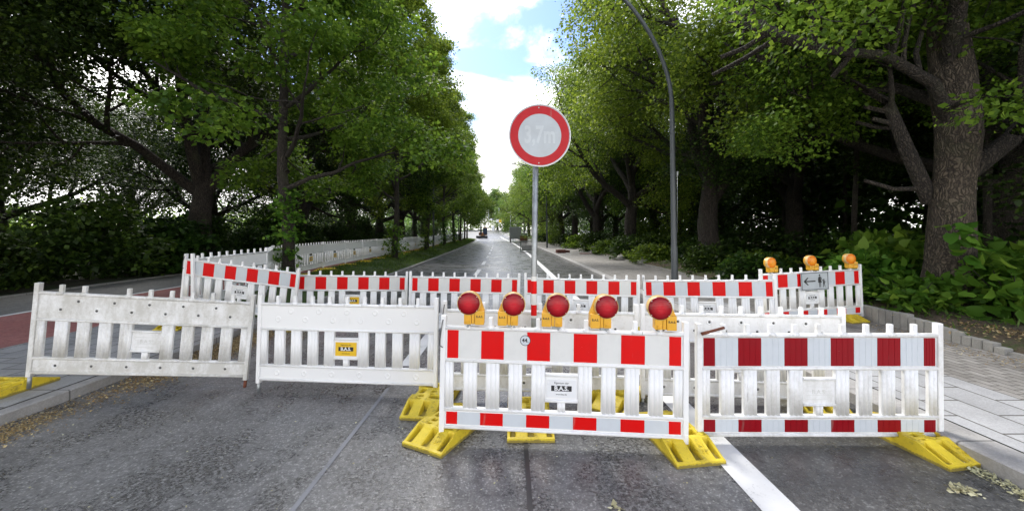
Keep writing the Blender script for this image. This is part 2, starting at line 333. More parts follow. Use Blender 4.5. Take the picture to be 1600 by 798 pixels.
sweep('cycle_path', [(-7.2, .106), (-9.85, .106)], -6, 84, 'redpath', 'red asphalt cycle path')
sweep('path_line', [(-9.85, .110), (-10.0, .110)], -6, 84, 'paint', 'white edge line of the cycle path')
sweep('footpath', [(-10.0, .106), (-12.6, .108)], -6, 84, 'asphalt3', 'grey asphalt footpath')
sweep('path_edging', [(-12.6, -.05), (-12.6, .15), (-12.7, .15), (-12.7, -.05)], -6, 84, 'kerb', 'low concrete edging beside the wood')
sweep('bank', [(-4.73, .095), (-5.1, .17), (-5.7, .26), (-6.4, .32), (-7.05, .30), (-7.5, .10), (-7.6, .03)], 7.3, 84, 'turf', 'grassy bank between kerb and white fence', jitter=.05)
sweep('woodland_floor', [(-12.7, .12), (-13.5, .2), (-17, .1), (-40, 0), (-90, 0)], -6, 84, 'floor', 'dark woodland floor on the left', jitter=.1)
sweep('kerb_right', [(3.48, -.05), (3.48, .105), (3.50, .118), (3.77, .12), (3.77, -.05)], -6, 112, 'kerb', 'right concrete kerb')
sweep('joint_right', [(3.77, .10), (3.79, .10)], -6, 112, 'seam', 'dark joint behind the right kerb')
sweep('pavement_right', [(3.79, .12), (4.95, .122)], -6, 9, 'slabs2', 'pale slab strip of the right pavement')
sweep('pavement_blocks', [(4.95, .122), (6.55, .124)], -6, 9, 'blocks', 'brownish block paving of the right pavement')
sweep('pavement_far', [(3.79, .12), (6.55, .124)], 9, 112, 'blocks', 'block paved footway running away on the right')
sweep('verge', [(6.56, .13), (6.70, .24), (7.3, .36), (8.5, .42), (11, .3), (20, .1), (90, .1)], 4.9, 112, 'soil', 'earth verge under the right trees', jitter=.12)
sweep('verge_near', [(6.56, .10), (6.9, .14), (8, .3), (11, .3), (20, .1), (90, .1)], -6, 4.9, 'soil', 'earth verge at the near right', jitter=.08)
sweep('edging_far', [(6.55, -.02), (6.55, .20), (6.64, .20), (6.64, -.02)], 8.8, 112, 'edging', 'low concrete edging of the far footway')
sweep('edging_near', [(6.55, -.02), (6.55, .17), (6.63, .17), (6.63, -.02)], -6, 5.15, 'edging', 'low flat edging stone')
# crossing at the far end
bm = bmesh.new(); rows = []
for y in [84.5+2*i for i in range(59)]:
    xl = -60; rows.append([bm.verts.new((xl, y, rise(y)-.02)), bm.verts.new((-4.9+cv(y), y, rise(y)-.004)), bm.verts.new((3.3+cv(y), y, rise(y)-.004)), bm.verts.new(((50 if y > 112 else 3.4+cv(y)), y, rise(y)-.006))])
for a, b in zip(rows, rows[1:]):
    for i in range(3): bm.faces.new((a[i], a[i+1], b[i+1], b[i]))
tag(obj('junction', bm, 'asphalt3'), 'sunlit junction at the far end of the road', None, None, 'structure')
# grass and litter
rng = np.random.default_rng(7)
def quads_mesh(name, P, D, W, L, Wd, fold=.0, shape='rhomb'):
    """leaves: P base points, D directions, W width directions (unit), L lengths, Wd widths"""
    n = len(P); L = L[:, None]; Wd = Wd[:, None]
    N = np.cross(D, W)
    if shape == 'rhomb':
        V = np.stack([P, P+D*L*.42+W*Wd*.5+N*L*fold, P+D*L, P+D*L*.42-W*Wd*.5+N*L*fold], 1).reshape(-1, 3); k = 4
    else:   # heart shaped leaf, folded, drooping tip
        V = np.stack([P+D*L*.06, P-D*L*.08+W*Wd*.22+N*L*.03, P+D*L*.16+W*Wd*.5+N*L*fold, P+D*L*.55+W*Wd*.40+N*L*fold*.6, P+D*L*1.0-N*L*.18, P+D*L*.55-W*Wd*.40+N*L*fold*.6, P+D*L*.16-W*Wd*.5+N*L*fold, P-D*L*.08-W*Wd*.22+N*L*.03, P+D*L*.5-N*L*.03], 1).reshape(-1, 3); k = 9
    me = bpy.data.meshes.new(name); me.vertices.add(len(V)); me.vertices.foreach_set('co', V.ravel().astype(np.float32))
    if shape == 'rhomb':
        idx = np.arange(n*4); st = np.arange(n)*4; me.loops.add(n*4); me.polygons.add(n); me.loops.foreach_set('vertex_index', idx); me.polygons.foreach_set('loop_start', st)
    else:
        tr = np.array([[0, 1, 2], [0, 2, 8], [8, 2, 3], [8, 3, 4], [8, 4, 5], [8, 5, 6], [0, 8, 6], [0, 6, 7]]); idx = (tr[None]+(np.arange(n)*9)[:, None, None]).reshape(-1)
        me.loops.add(len(idx)); me.polygons.add(n*8); me.loops.foreach_set('vertex_index', idx); me.polygons.foreach_set('loop_start', np.arange(n*8)*3)
    me.update(calc_edges=True); me.validate(); return me
def rdirs(rg, n, zb=0., zs=1.):
    v = rg.normal(size=(n, 3)); v[:, 2] = v[:, 2]*zs+zb; return v/np.linalg.norm(v, axis=1, keepdims=True)
def perp(rg, D):
    r = rg.normal(size=D.shape); r -= (r*D).sum(1, keepdims=True)*D; return r/np.linalg.norm(r, axis=1, keepdims=True)
def flatw(rg, D, t=.5):      # width direction mostly horizontal so the blade faces up or out
    r = np.cross(D, np.array([0, 0, 1.]))+rg.normal(size=D.shape)*t; r -= (r*D).sum(1, keepdims=True)*D; return r/np.linalg.norm(r, axis=1, keepdims=True)
def cvn(y): return np.where(y <= 0, 0, np.where(y < 80, -.00045*y*y, -2.88-.072*(y-80)))
def grass(name, label, n, xa, xb, ya, yb, zf, h0, h1, m='grass', dens=None):
    x = rng.uniform(xa, xb, n*2); y = ya+(yb-ya)*rng.uniform(0, 1, n*2)**1.6
    k = np.array([mnoise.noise(Vector((a*.8, b*.8, 1.7))) for a, b in zip(x, y)]) > rng.uniform(-.6, .35, n*2); x, y = x[k][:n], y[k][:n]
    P = np.stack([x+cvn(y), y, np.array([zf(a, b) for a, b in zip(x, y)])], 1); D = rdirs(rng, len(P), 1.2, .5); L = rng.uniform(h0, h1, len(P))*(1+y*.012)
    me = quads_mesh(name, P, D, perp(rng, D), L, L*.16+.004); return tag(obj(name, me, m), label, None, None, 'stuff')
def zbank(x, y): return float(np.interp(x, [-7.6, -7.5, -7.05, -6.4, -5.7, -5.1, -4.73], [.03, .1, .3, .32, .26, .17, .095]))+.05*mnoise.noise(Vector((x*.9, y*.9, 3.3)))-.01
def zverge(x, y): return float(np.interp(x, [6.56, 6.7, 7.3, 8.5, 11, 20], [.13, .24, .36, .42, .3, .1]))+.12*mnoise.noise(Vector((x*.9, y*.9, 3.3)))-.01
grass('bank_grass', 'short grass growing on the bank by the white fence', 26000, -7.2, -4.75, 10.5, 80, zbank, .05, .14)
grass('verge_grass', 'patchy grass on the earth verge under the right trees', 16000, 6.66, 11, 3.0, 60, zverge, .05, .16)
def litter(name, label, n, cx, cy, sx, sy, z, m, s0=.01, s1=.03, ang=0.):
    a = rng.normal(size=n)*sx; b = rng.normal(size=n)*sy; x = cx+a*math.cos(ang)-b*math.sin(ang); y = cy+a*math.sin(ang)+b*math.cos(ang)
    P = np.stack([x, y, z+rng.uniform(.003, .02, n)], 1); D = rdirs(rng, n, 0, .25); L = rng.uniform(s0, s1, n)
    me = quads_mesh(name, P, D, flatw(rng, D, .3), L, L*.7, .1); return tag(obj(name, me, m), label, None, None, 'stuff')
litter('blossom_litter', 'dry blossom litter in the left gutter nearest the camera', 5200, -4.40, 3.1, .11, .42, 0, 'litter', .006, .022)
litter('gutter_litter', 'brown litter and soil in the gutter under the left barriers', 16000, -4.28, 5.7, .17, .75, 0, 'litter', .010, .030)
litter('gutter_litter', 'pale blossom litter along the right kerb at the frame edge', 800, 3.40, 2.75, .035, .4, 0, 'litter_w', .01, .035)
litter('leaf_clump', 'small clump of pale withered leaves on the dark lane', 60, 3.05, 2.6, .05, .03, 0, 'litter_w', .02, .05)
litter('leaf_clump', 'small pale leaf scrap on the asphalt at the bottom edge', 9, .66, 2.42, .02, .015, 0, 'litter_w', .03, .06)
litter('verge_litter', 'dry woody litter in front of the right bushes', 1500, 7.5, 5.4, .5, .4, .34, 'litter', .015, .05)
litter('pavement_litter', 'dry leaf litter along the concrete palisades', 1400, 6.25, 6.0, .18, 1.2, .12, 'litter', .01, .03)
litter('road_litter', 'scattered tiny blossoms on the near asphalt', 260, -.6, 3.0, 2.4, 1.3, 0, 'litter_w', .008, .02)
# palisade edging
for i in range(30):
    y = 8.75-i*.125; top = .385 if y > 6.4 else .385-.17*(6.4-y)/1.3+.012*math.sin(i*2.1)
    bm = bmesh.new(); box(bm, 6.50, 6.62, y-.060, y+.057, -.02, top+.004*math.sin(i*5.), .012)
    o = obj('palisade', bm, 'edging'); o.rotation_euler = (0, 0, 0)
    word = ['first', 'second', 'third', 'fourth', 'fifth', 'sixth', 'seventh', 'eighth', 'ninth', 'tenth', 'eleventh', 'twelfth', 'thirteenth', 'fourteenth', 'fifteenth', 'sixteenth', 'seventeenth', 'eighteenth', 'nineteenth', 'twentieth', 'twenty-first', 'twenty-second', 'twenty-third', 'twenty-fourth', 'twenty-fifth', 'twenty-sixth', 'twenty-seventh', 'twenty-eighth', 'twenty-ninth', 'thirtieth'][29-i]
    tag(o, f'grey concrete palisade post, {word} from the near low end of the row by the bushes', 'palisade', 'concrete palisades edging the right pavement')
ORD = ['first', 'second', 'third', 'fourth', 'fifth', 'sixth', 'seventh', 'eighth', 'ninth', 'tenth', 'eleventh', 'twelfth', 'thirteenth', 'fourteenth', 'fifteenth', 'sixteenth', 'seventeenth', 'eighteenth', 'nineteenth', 'twentieth', 'twenty-first', 'twenty-second', 'twenty-third', 'twenty-fourth', 'twenty-fifth', 'twenty-sixth', 'twenty-seventh', 'twenty-eighth', 'twenty-ninth', 'thirtieth', 'thirty-first', 'thirty-second', 'thirty-third', 'thirty-fourth', 'thirty-fifth', 'thirty-sixth', 'thirty-seventh', 'thirty-eighth']

# ------------------------------------------------------------------ trees
def leaves_at(rg, C, spread, per, size, zs=.5, shape='rhomb', droop=-.25, name='leaves', rj=.5):
    n = len(C)*per; c = np.repeat(C, per, 0); sp = np.repeat(spread, per)[:, None]
    o = rg.normal(size=(n, 3)); o /= np.linalg.norm(o, axis=1, keepdims=True); o *= rg.uniform(.15, 1, (n, 1))**.5; o[:, 2] *= zs
    P = c+o*sp; D = o*.9+rg.normal(size=(n, 3))*.45; D[:, 2] += droop*1.6; D /= np.linalg.norm(D, axis=1, keepdims=True); L = size*rg.uniform(1-rj, 1+rj, n)*(1-.25*rg.uniform(0, 1, n)**2)
    return quads_mesh(name, P, D, flatw(rg, D, .45), L, L*.82, .10, shape)
def grow(rg, bm, p, d, L, r, lev, maxlev, out, kids, upb, n=6, seg=5):
    pts = [p]; rs = [r]; q = Vector(p); d = Vector(d).normalized()
    for i in range(seg):
        d = (d+Vector(rg.normal(size=3))*.13+Vector((0, 0, upb))).normalized(); q = q+d*(L/seg); pts.append(q.copy()); rs.append(max(.008, r*(1-.62*(i+1)/seg)))
    if r > .012: tube(bm, pts, rs, n if lev > 0 else 12, cap=False)
    if lev >= maxlev:
        for t in (2, 4, 5): out.append(pts[min(t, len(pts)-1)])
        return
    k = kids[lev]
    for j in range(k):
        t = .35+.65*(j+rg.uniform(.2, .9))/k; i = min(seg-1, int(t*seg)); f = t*seg-i; s = pts[i].lerp(pts[i+1], min(1, f))
        ax = d.orthogonal(); ax.rotate(Matrix.Rotation(rg.uniform(0, 6.28), 3, d)); nd = (pts[i+1]-pts[i]).normalized()*.75+ax*rg.uniform(.6, 1.0)
        grow(rg, bm, s, nd, L*rg.uniform(.45, .62), rs[i]*.6, lev+1, maxlev, out, kids, upb*.7, max(4, n-1), seg)
def trunk_mesh(rg, pts, rs, n=28, rough=.08):
    bm = bmesh.new(); P = []; R_ = []
    for i in range(len(pts)-1):
        for k in range(5): t = k/5; P.append(Vector(pts[i]).lerp(Vector(pts[i+1]), t)); R_.append(rs[i]*(1-t)+rs[i+1]*t)
    P.append(Vector(pts[-1])); R_.append(rs[-1]); tube(bm, P, R_, n)
    sd_ = rg.uniform(0, 50); ax = {}
    for v in bm.verts:
        c = min(P, key=lambda q: (q-v.co).length_squared); o = v.co-c; o.z = 0
        if o.length > 1e-5: v.co += o*(rough*2*mnoise.noise(Vector((v.co.x*3.2, v.co.y*3.2, v.co.z*.7+sd_)))+rough*1.2*mnoise.noise(Vector((v.co.x*11, v.co.y*11, v.co.z*2+sd_))))
    return bm
def make_tree(seed, th, tr, limbs, kids, clspread, per, lsize, leafmat, barkmat, upb=.06, col=None, fork_pts=None, drop=0.):
    """returns dict of meshes. limbs: list of (z, azimuth, tilt, length, radius)"""
    rg = np.random.default_rng(seed); top = max(th, max(l[0] for l in limbs)+.1)
    pts = [(0, 0, -.25), (0.01, 0, .15), (.03, .02, .7), (rg.normal()*.05, rg.normal()*.05, th*.6), (rg.normal()*.08, rg.normal()*.08, th)]; rs = [tr*1.5, tr*1.22, tr*1.02, tr*.93, tr*.82]
    if col: pts += [(rg.normal()*.1, rg.normal()*.1, col*.6), (0, 0, col)]; rs += [tr*.45, .03]
    me_t = bpy.data.meshes.new('trunk'); tb = trunk_mesh(rg, pts, rs); tb.to_mesh(me_t); tb.free(); me_t.materials.append(M[barkmat])
    bm = bmesh.new(); ends = []
    for z, az, ti, L, r in limbs:
        d = Vector((math.cos(az)*math.sin(ti), math.sin(az)*math.sin(ti), math.cos(ti)))
        s = Vector((0, 0, z)) if z > .0 else Vector((0, 0, th)); ofs = 0
        grow(rg, bm, s, d, L, r, 0, len(kids), ends, kids, upb)
    me_b = bpy.data.meshes.new('branches'); bm.to_mesh(me_b); bm.free(); me_b.materials.append(M[barkmat])
    C = np.array([tuple(e) for e in ends]); C[:, 2] -= drop*rg.uniform(0, 1, len(C))
    me_l = leaves_at(rg, C, clspread*rg.uniform(.6, 1.3, len(C)), per, lsize); me_l.materials.append(M[leafmat])
    return dict(trunk=me_t, branches=me_b, crown=me_l, n=len(C)*per)
def place_tree(v, name, x, y, z, rz, sc, label, cat, group, extra=None):
    m = Matrix.Translation((x, y, z)) @ Matrix.Rotation(rz, 4, 'Z') @ Matrix.Diagonal((sc[0], sc[0], sc[1], 1))
    t = empty(name, m, label, cat, group)
    for k in ('trunk', 'branches', 'crown'):
        obj(k, v[k], (), t, None, k != 'crown')
    if extra: obj('trunk_shoots', extra, (), t)
    return t
TAU = 2*math.pi
def limbset(rg, n, z0, z1, t0, t1, L0, L1, r):
    return [(z0+(z1-z0)*i/(n-1), i*2.4+rg.uniform(-.3, .3), rad(t0+(t1-t0)*i/(n-1)), L0+(L1-L0)*i/(n-1), r*(1-.5*i/n)) for i in range(n)]
r0 = np.random.default_rng(3)
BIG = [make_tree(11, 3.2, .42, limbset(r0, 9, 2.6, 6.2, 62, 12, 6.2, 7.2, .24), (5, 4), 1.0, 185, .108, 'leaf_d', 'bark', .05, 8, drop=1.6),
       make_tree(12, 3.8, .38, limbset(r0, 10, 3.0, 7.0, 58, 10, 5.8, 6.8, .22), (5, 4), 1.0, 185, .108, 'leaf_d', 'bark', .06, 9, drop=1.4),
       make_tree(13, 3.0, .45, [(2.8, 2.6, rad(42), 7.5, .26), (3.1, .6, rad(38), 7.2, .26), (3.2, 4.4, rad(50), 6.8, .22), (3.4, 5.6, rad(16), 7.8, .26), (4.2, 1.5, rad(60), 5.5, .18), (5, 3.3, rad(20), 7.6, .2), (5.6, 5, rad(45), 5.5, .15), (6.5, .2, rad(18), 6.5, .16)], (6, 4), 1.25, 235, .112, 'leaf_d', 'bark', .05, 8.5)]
BIGR = [dict(v) for v in BIG]
for v in BIGR:
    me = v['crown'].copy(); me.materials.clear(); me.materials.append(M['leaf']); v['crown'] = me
YOUNG = [make_tree(21, 3.0, .15, limbset(r0, 26, 2.6, 13.5, 74, 25, 3.1, 1.6, .065), (4, 3), .60, 105, .112, 'leaf', 'bark_y', .05, 14.5, drop=.3),
         make_tree(22, 3.2, .14, limbset(r0, 27, 2.9, 14.0, 70, 22, 3.3, 1.5, .065), (4, 3), .60, 105, .112, 'leaf', 'bark_y', .06, 15, drop=.3)]
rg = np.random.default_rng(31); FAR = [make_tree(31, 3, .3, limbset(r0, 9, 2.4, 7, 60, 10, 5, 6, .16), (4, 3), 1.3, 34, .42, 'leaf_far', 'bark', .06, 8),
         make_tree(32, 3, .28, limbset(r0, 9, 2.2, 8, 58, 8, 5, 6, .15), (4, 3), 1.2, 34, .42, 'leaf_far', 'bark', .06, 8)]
print('tree leaves', [v['n'] for v in BIG+YOUNG+FAR])
def shoots(seed, h, n, rr, lsize=.11):
    rg = np.random.default_rng(seed); z = rg.uniform(0, 1, n)**1.2*h; a = rg.uniform(0, TAU, n); r = .14+rr*rg.uniform(.1, 1, n)*(1.15-z/h*.8)
    C = np.stack([np.cos(a)*r, np.sin(a)*r, z], 1); me = leaves_at(rg, C, np.full(n, .16), 9, lsize, shape='heart'); me.materials.append(M['leaf_b']); return me
SH = [shoots(41, 2.6, 90, .42), shoots(42, 1.9, 100, .5), shoots(43, 3.0, 120, .4, .10)]
# young street trees on the bank
for i, y in enumerate([10.6, 21.2, 30, 39.5, 48.5, 57.5, 66.5, 75]):
    place_tree(YOUNG[i % 2], 'young_linden', -6.25+cv(y) if i else -6.2, y, .27, i*1.9+.4, (1.05+.04*((i*7) % 3), 1.03+.05*((i*5) % 3)), f'slim young linden with leafy trunk on the bank, {ORD[i]} from the barriers' if i else 'slim young linden with leafy trunk behind the tilted red striped barrier', 'tree', 'young street trees on the left bank', SH[i % 3] if i < 5 else None)
place_tree(YOUNG[1], 'young_linden', -6.9, .6, .1, 2.2, (1.25, .95), 'overhanging leafy linden crown at the top left corner of the frame', 'tree', 'young street trees on the left bank')
# big trees behind the path on the left
for i, (x, y, v, rz, s) in enumerate([(-15.6, 10.2, 1, 2.9, 1.0), (-13.5, 16.7, 2, 5.9, 1.0), (-13.6, 25.3, 0, 2.0, 1.0), (-13.5, 33.5, 1, 4.0, 1.05), (-13.7, 42, 0, .9, 1.05), (-13.5, 51, 2, 2.9, 1.1), (-14.0, 62, 1, 1.1, 1.1), (-14.5, 73, 0, 1.8, 1.1)]):
    place_tree(BIG[v], 'park_tree', x+(cv(y) if i > 1 else 0), y, .1, rz, (s, s), ['dark tree whose low boughs fill the far left of the frame', 'large dark forked tree behind the left end of the white fence'][i] if i < 2 else f'dark broad tree behind the long white fence, {ORD[i-1]} in the row after the forked one', 'tree', 'old trees behind the left path')
for i, (x, y, v) in enumerate([(-23, 15, 1), (-21, 27, 0), (-22, 40, 1), (-24, 54, 0), (-27, 11, 2), (-28, 21, 0), (-31, 31, 1)]):
    place_tree(BIG[v], 'park_tree', x, y, 0, i*2.2, (.85, .8), ['thin dark tree against the bright sky at far left', 'tree seen in the gap right of the forked trunk', 'rear tree seen between the second and third dark trunks', 'rearmost dark tree deep behind the white fence', 'backlit tree far behind the left shrubs', 'backlit tree far left beyond the thicket', 'small backlit tree farthest out in the left park'][i], 'tree', 'trees deeper in the left park')
# right row
for i, (x, y, v, rz, s) in enumerate([(8.1, 15.4, 2, 3.3, .95), (8.05, 25, 0, 1.2, 1.0), (7.9, 34, 2, .5, .95), (7.9, 43, 1, 2.5, 1.0), (7.9, 52, 0, 4.5, 1.0), (7.9, 61, 1, .5, 1.0), (7.8, 71, 0, 3.5, 1.05), (7.8, 82, 1, 2.0, 1.05), (8, 94, 0, 1.0, 1.05)]):
    place_tree(BIGR[v], 'avenue_tree', x+cv(y), y, .25+rise(y), rz, (s*.92, s*1.02), 'tall forked tree directly right of the curved lamp post' if i == 0 else f'tree of the right avenue row, {ORD[i]} beyond the curved lamp post', 'tree', 'avenue trees on the right')
# the big tree at right with its own limbs
def near_tree():
    rg = np.random.default_rng(77); t = empty('old_tree', (7.95, 7.0, .3), 'massive old tree with furrowed trunk rising from the bushes at right', 'tree')
    tb = trunk_mesh(rg, [(0, 0, -.3), (0, 0, .2), (.0, 0, .9), (.1, 0, 2.2), (.18, 0, 3.2), (.15, .05, 4.3), (.0, .1, 6), (-.2, .1, 9)], [.42, .375, .325, .275, .30, .29, .23, .13], 40, .07)
    obj('trunk', tb, 'bark_near', t, None, True)
    bm = bmesh.new(); ends = []
    limbs = [[(.1, 0, 3.3), (-.45, -.15, 4.1), (-1.5, -.35, 4.5), (-2.9, -.5, 4.55), (-4.2, -.6, 4.9), (-5.2, -.6, 5.3)], [(-.1, .2, 2.0), (-.55, .2, 3.0), (-.75, .35, 3.9), (-1.5, .8, 4.7), (-2.6, 1.4, 5.3), (-3.8, 2.0, 6.6)],
             [(.3, 0, 2.5), (.9, -.2, 3.1), (1.6, -.4, 4.2), (2.4, -.8, 5.8), (3.0, -1.2, 7.6)], [(.15, .1, 4.2), (.8, .7, 5.4), (1.2, 1.5, 7.2), (1.4, 2.2, 9)], [(0, 0, 4.5), (-.6, -.8, 6), (-1.4, -1.8, 7.6), (-2.2, -2.4, 9.0)], [(.1, .1, 3.8), (.2, 1.3, 4.6), (.1, 3.0, 5.2), (-.2, 4.4, 6.2)]]
    for k, L in enumerate(limbs):
        r = [.115, .13, .17, .15, .14, .12][k]; n = len(L); tube(bm, L, [max(.03, r*(1-.75*i/(n-1))) for i in range(n)], 12, cap=False)
        for i in range(1, n):
            for j in range(4 if i > 1 else 1):
                d = Vector(L[i])-Vector(L[i-1]); d.normalize(); o = d.orthogonal(); o.rotate(Matrix.Rotation(rg.uniform(0, 6.28), 3, d))
                grow(rg, bm, Vector(L[i-1]).lerp(Vector(L[i]), rg.uniform(.2, 1)), d*.5+o+Vector((0, 0, .25)), rg.uniform(1.8, 3.0), .045, 0, 1, ends, (4,), .02)
    kill = [f for f in bm.faces if (lambda c: (c.z < 4.3 and math.hypot(c.x, c.y) > 1.2) or (c.x+7.95)/max(c.y+7, .5)*600+800 < 1135)(f.calc_center_median())]
    bmesh.ops.delete(bm, geom=kill, context='FACES')
    obj('branches', bm, 'bark', t, None, True)
    C = np.array([tuple(e) for e in ends]); keep = ~((C[:, 2] < 3.1)); C = C[keep]; C = C[((C[:, 0]+7.95)/np.maximum(C[:, 1]+7, .5)*600+800) > 1150]
    me = leaves_at(rg, C, np.full(len(C), .6), 130, .085); obj('crown', me, 'leaf', t); print('near tree leaves', len(C)*60)
near_tree()
# woodland behind on the right
k = 0
pos = [(13, 10), (14, 19), (12.5, 29), (14, 38), (13, 48), (19, 14), (20, 25), (19, 35), (26, 19), (27, 31), (14.5, 4), (21, 6), (33, 24), (22, 47), (14, 60), (30, 40), (15, 72)]
for i, (x, y) in enumerate(pos):
    place_tree(BIG[i % 3], 'forest_tree', x, y, .1, i*1.7, (1.0, .9), f'dark forest tree deep in the right wood, {ORD[i]} counted from nearest', 'tree', 'forest trees on the right')
pos = sorted([(float(rng.uniform(10.5, 26)), float(rng.uniform(9, 45))) for i in range(22)], key=lambda p: p[1])
bmT = trunk_mesh(np.random.default_rng(5), [(0, 0, -.2), (.03, 0, 2), (-.04, .05, 5), (.05, 0, 9)], [.10, .085, .07, .04], 12); thin = bpy.data.meshes.new('sapling'); bmT.to_mesh(thin); bmT.free(); thin.materials.append(M['bark_y'])
for i, (x, y) in enumerate(pos):
    o = obj('sapling', thin, (), None, Matrix.Translation((x, y, .1)) @ Matrix.Rotation(i*1.3, 4, 'Z') @ Matrix.Rotation(rad(3*math.sin(i*3.)), 4, 'X'), True)
    tag(o, f'thin bare sapling trunk in the dark right wood, {ORD[i]} counted by distance', 'tree', 'saplings in the right wood')
# undergrowth masses
def mass(name, label, n, box_, size, m, cl=200, spread=1.5, seed=1):
    rg = np.random.default_rng(seed); x0, x1, y0, y1, z0, z1 = box_
    C = np.stack([rg.uniform(x0, x1, cl), y0+(y1-y0)*rg.uniform(0, 1, cl)**1.2, z0+(z1-z0)*rg.uniform(0, 1, cl)], 1)
    me = leaves_at(rg, C, spread*rg.uniform(.6, 1.4, cl), max(1, n//cl), size, .8, rj=.4); return tag(obj(name, me, m), label, None, None, 'stuff')
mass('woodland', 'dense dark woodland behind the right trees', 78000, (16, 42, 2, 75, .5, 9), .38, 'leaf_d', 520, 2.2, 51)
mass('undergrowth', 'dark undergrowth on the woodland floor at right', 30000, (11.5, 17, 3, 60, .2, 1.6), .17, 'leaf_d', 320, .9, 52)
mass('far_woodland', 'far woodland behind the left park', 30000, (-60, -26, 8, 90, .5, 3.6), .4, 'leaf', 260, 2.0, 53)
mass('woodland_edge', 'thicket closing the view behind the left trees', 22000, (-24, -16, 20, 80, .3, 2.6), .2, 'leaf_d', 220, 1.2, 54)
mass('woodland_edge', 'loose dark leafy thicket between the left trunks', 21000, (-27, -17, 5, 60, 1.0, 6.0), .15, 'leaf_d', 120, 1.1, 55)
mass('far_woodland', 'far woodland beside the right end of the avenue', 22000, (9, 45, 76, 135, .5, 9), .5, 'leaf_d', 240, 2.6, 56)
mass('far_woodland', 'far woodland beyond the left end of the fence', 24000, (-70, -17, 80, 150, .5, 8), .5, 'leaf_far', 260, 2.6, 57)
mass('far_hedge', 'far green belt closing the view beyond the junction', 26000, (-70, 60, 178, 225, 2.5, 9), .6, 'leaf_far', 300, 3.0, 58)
# shrubs
def shrub_mesh(seed, R_, H, ncl, per, size, m, shape='rhomb', sp=.35):
    rg = np.random.default_rng(seed); a = rg.uniform(0, TAU, ncl); q = rg.uniform(0, 1, ncl)**.6; h = rg.uniform(.05, 1, ncl); r = R_*q*np.sqrt(np.clip(1-h**2*.85, .05, 1))
    C = np.stack([np.cos(a)*r, np.sin(a)*r, h*H*(.75+.25*rg.uniform(0, 1, ncl))], 1); me = leaves_at(rg, C, np.full(ncl, sp)*rg.uniform(.7, 1.3, ncl), per, size, shape=shape, droop=-.1); me.materials.append(M[m]); return me
def shrub_stems(seed, R_, H, n=9):
    rg = np.random.default_rng(seed); bm = bmesh.new()
    for i in range(n):
        a = rg.uniform(0, TAU); r = R_*rg.uniform(.3, .9); tube(bm, [(0, 0, -.1), (math.cos(a)*r*.4, math.sin(a)*r*.4, H*.45), (math.cos(a)*r, math.sin(a)*r, H*rg.uniform(.7, .95))], [.02, .012, .005], 6, cap=False)
    me = bpy.data.meshes.new('stems'); bm.to_mesh(me); bm.free(); me.materials.append(M['bark_y']); return me
SHR = [shrub_mesh(61, 1.5, 2.2, 130, 60, .13, 'leaf_d'), shrub_mesh(62, 1.3, 1.7, 120, 55, .12, 'leaf_d')]; SHS = [shrub_stems(63, 1.5, 2.0), shrub_stems(64, 1.3, 1.5)]
SHG = [shrub_mesh(65, 1.15, 1.05, 70, 48, .12, 'leaf_d', sp=.34), shrub_mesh(66, 1.0, .9, 60, 48, .12, 'leaf', sp=.34)]; SHGS = shrub_stems(67, .9, .9)
HED = [shrub_mesh(68, 1.0, 1.15, 75, 13, .20, 'leaf_b', 'heart', .34), shrub_mesh(69, .9, 1.1, 72, 13, .19, 'leaf_b', 'heart', .32), shrub_mesh(70, .8, .9, 60, 12, .17, 'leaf_b', 'heart', .3)]
def place_shrub(me, st, x, y, z, rz, s, label, group, name='shrub'):
    t = empty(name, Matrix.Translation((x, y, z)) @ Matrix.Rotation(rz, 4, 'Z') @ Matrix.Diagonal((s*(1+.22*math.sin(rz*3+1)), s*(1-.15*math.sin(rz*3+1)), s*(1+.15*math.sin(rz*5)), 1)), label, 'shrub', group); obj('foliage', me, (), t); obj('stems', st, (), t)
for i in range(15):
    y = 2.5+i*2.6+(i > 8)*(i-8)*1.2; x = -14.1-.5*math.sin(i*2.3)
    place_shrub(SHR[i % 2], SHS[i % 2], x+(cv(y) if y > 20 else 0), y, .1, i*1.3, 1.12+.16*math.sin(i*1.7), f'dark shrub at the edge of the left footpath, {ORD[i]} counted away from the camera', 'dark shrubs along the left path')
for i, (x, y, s, k_) in enumerate([(7.0, 11.0, .72, 0), (8.2, 12.6, .9, 1), (7.5, 14.5, .75, 0), (8.9, 17.0, 1.0, 0), (7.3, 19.5, .95, 1), (7.2, 23, .95, 0), (8.3, 21, 1.1, 0), (7.2, 27.5, 1.0, 1), (7.4, 32, 1.1, 0), (7.2, 37, 1.1, 1), (7.3, 44, 1.2, 0), (7.3, 52, 1.2, 1), (7.3, 60, 1.2, 0), (7.3, 70, 1.3, 1)]):
    place_shrub(SHG[k_], SHGS, x+cv(y), y, .22, i*2.1, s*1.2, f'green leafy shrub beside the right footway, {ORD[i]} beyond the arrow sign', 'green shrubs along the right footway')
hd = [(7.62, 8.1, .3, .88, 0), (8.1, 6.2, .35, 1.0, 1), (8.9, 6.7, .35, 1.0, 0), (9.9, 6.6, .35, 1.08, 1), (9.3, 5.7, .35, .85, 2), (7.3, 7.0, .3, .78, 2), (8.3, 8.6, .35, 1.1, 0), (10.6, 5.9, .3, 1.0, 0), (9.5, 9.7, .3, 1.0, 1), (9.7, 8.4, .3, 1.1, 0), (11.3, 7.4, .3, 1.15, 1)]
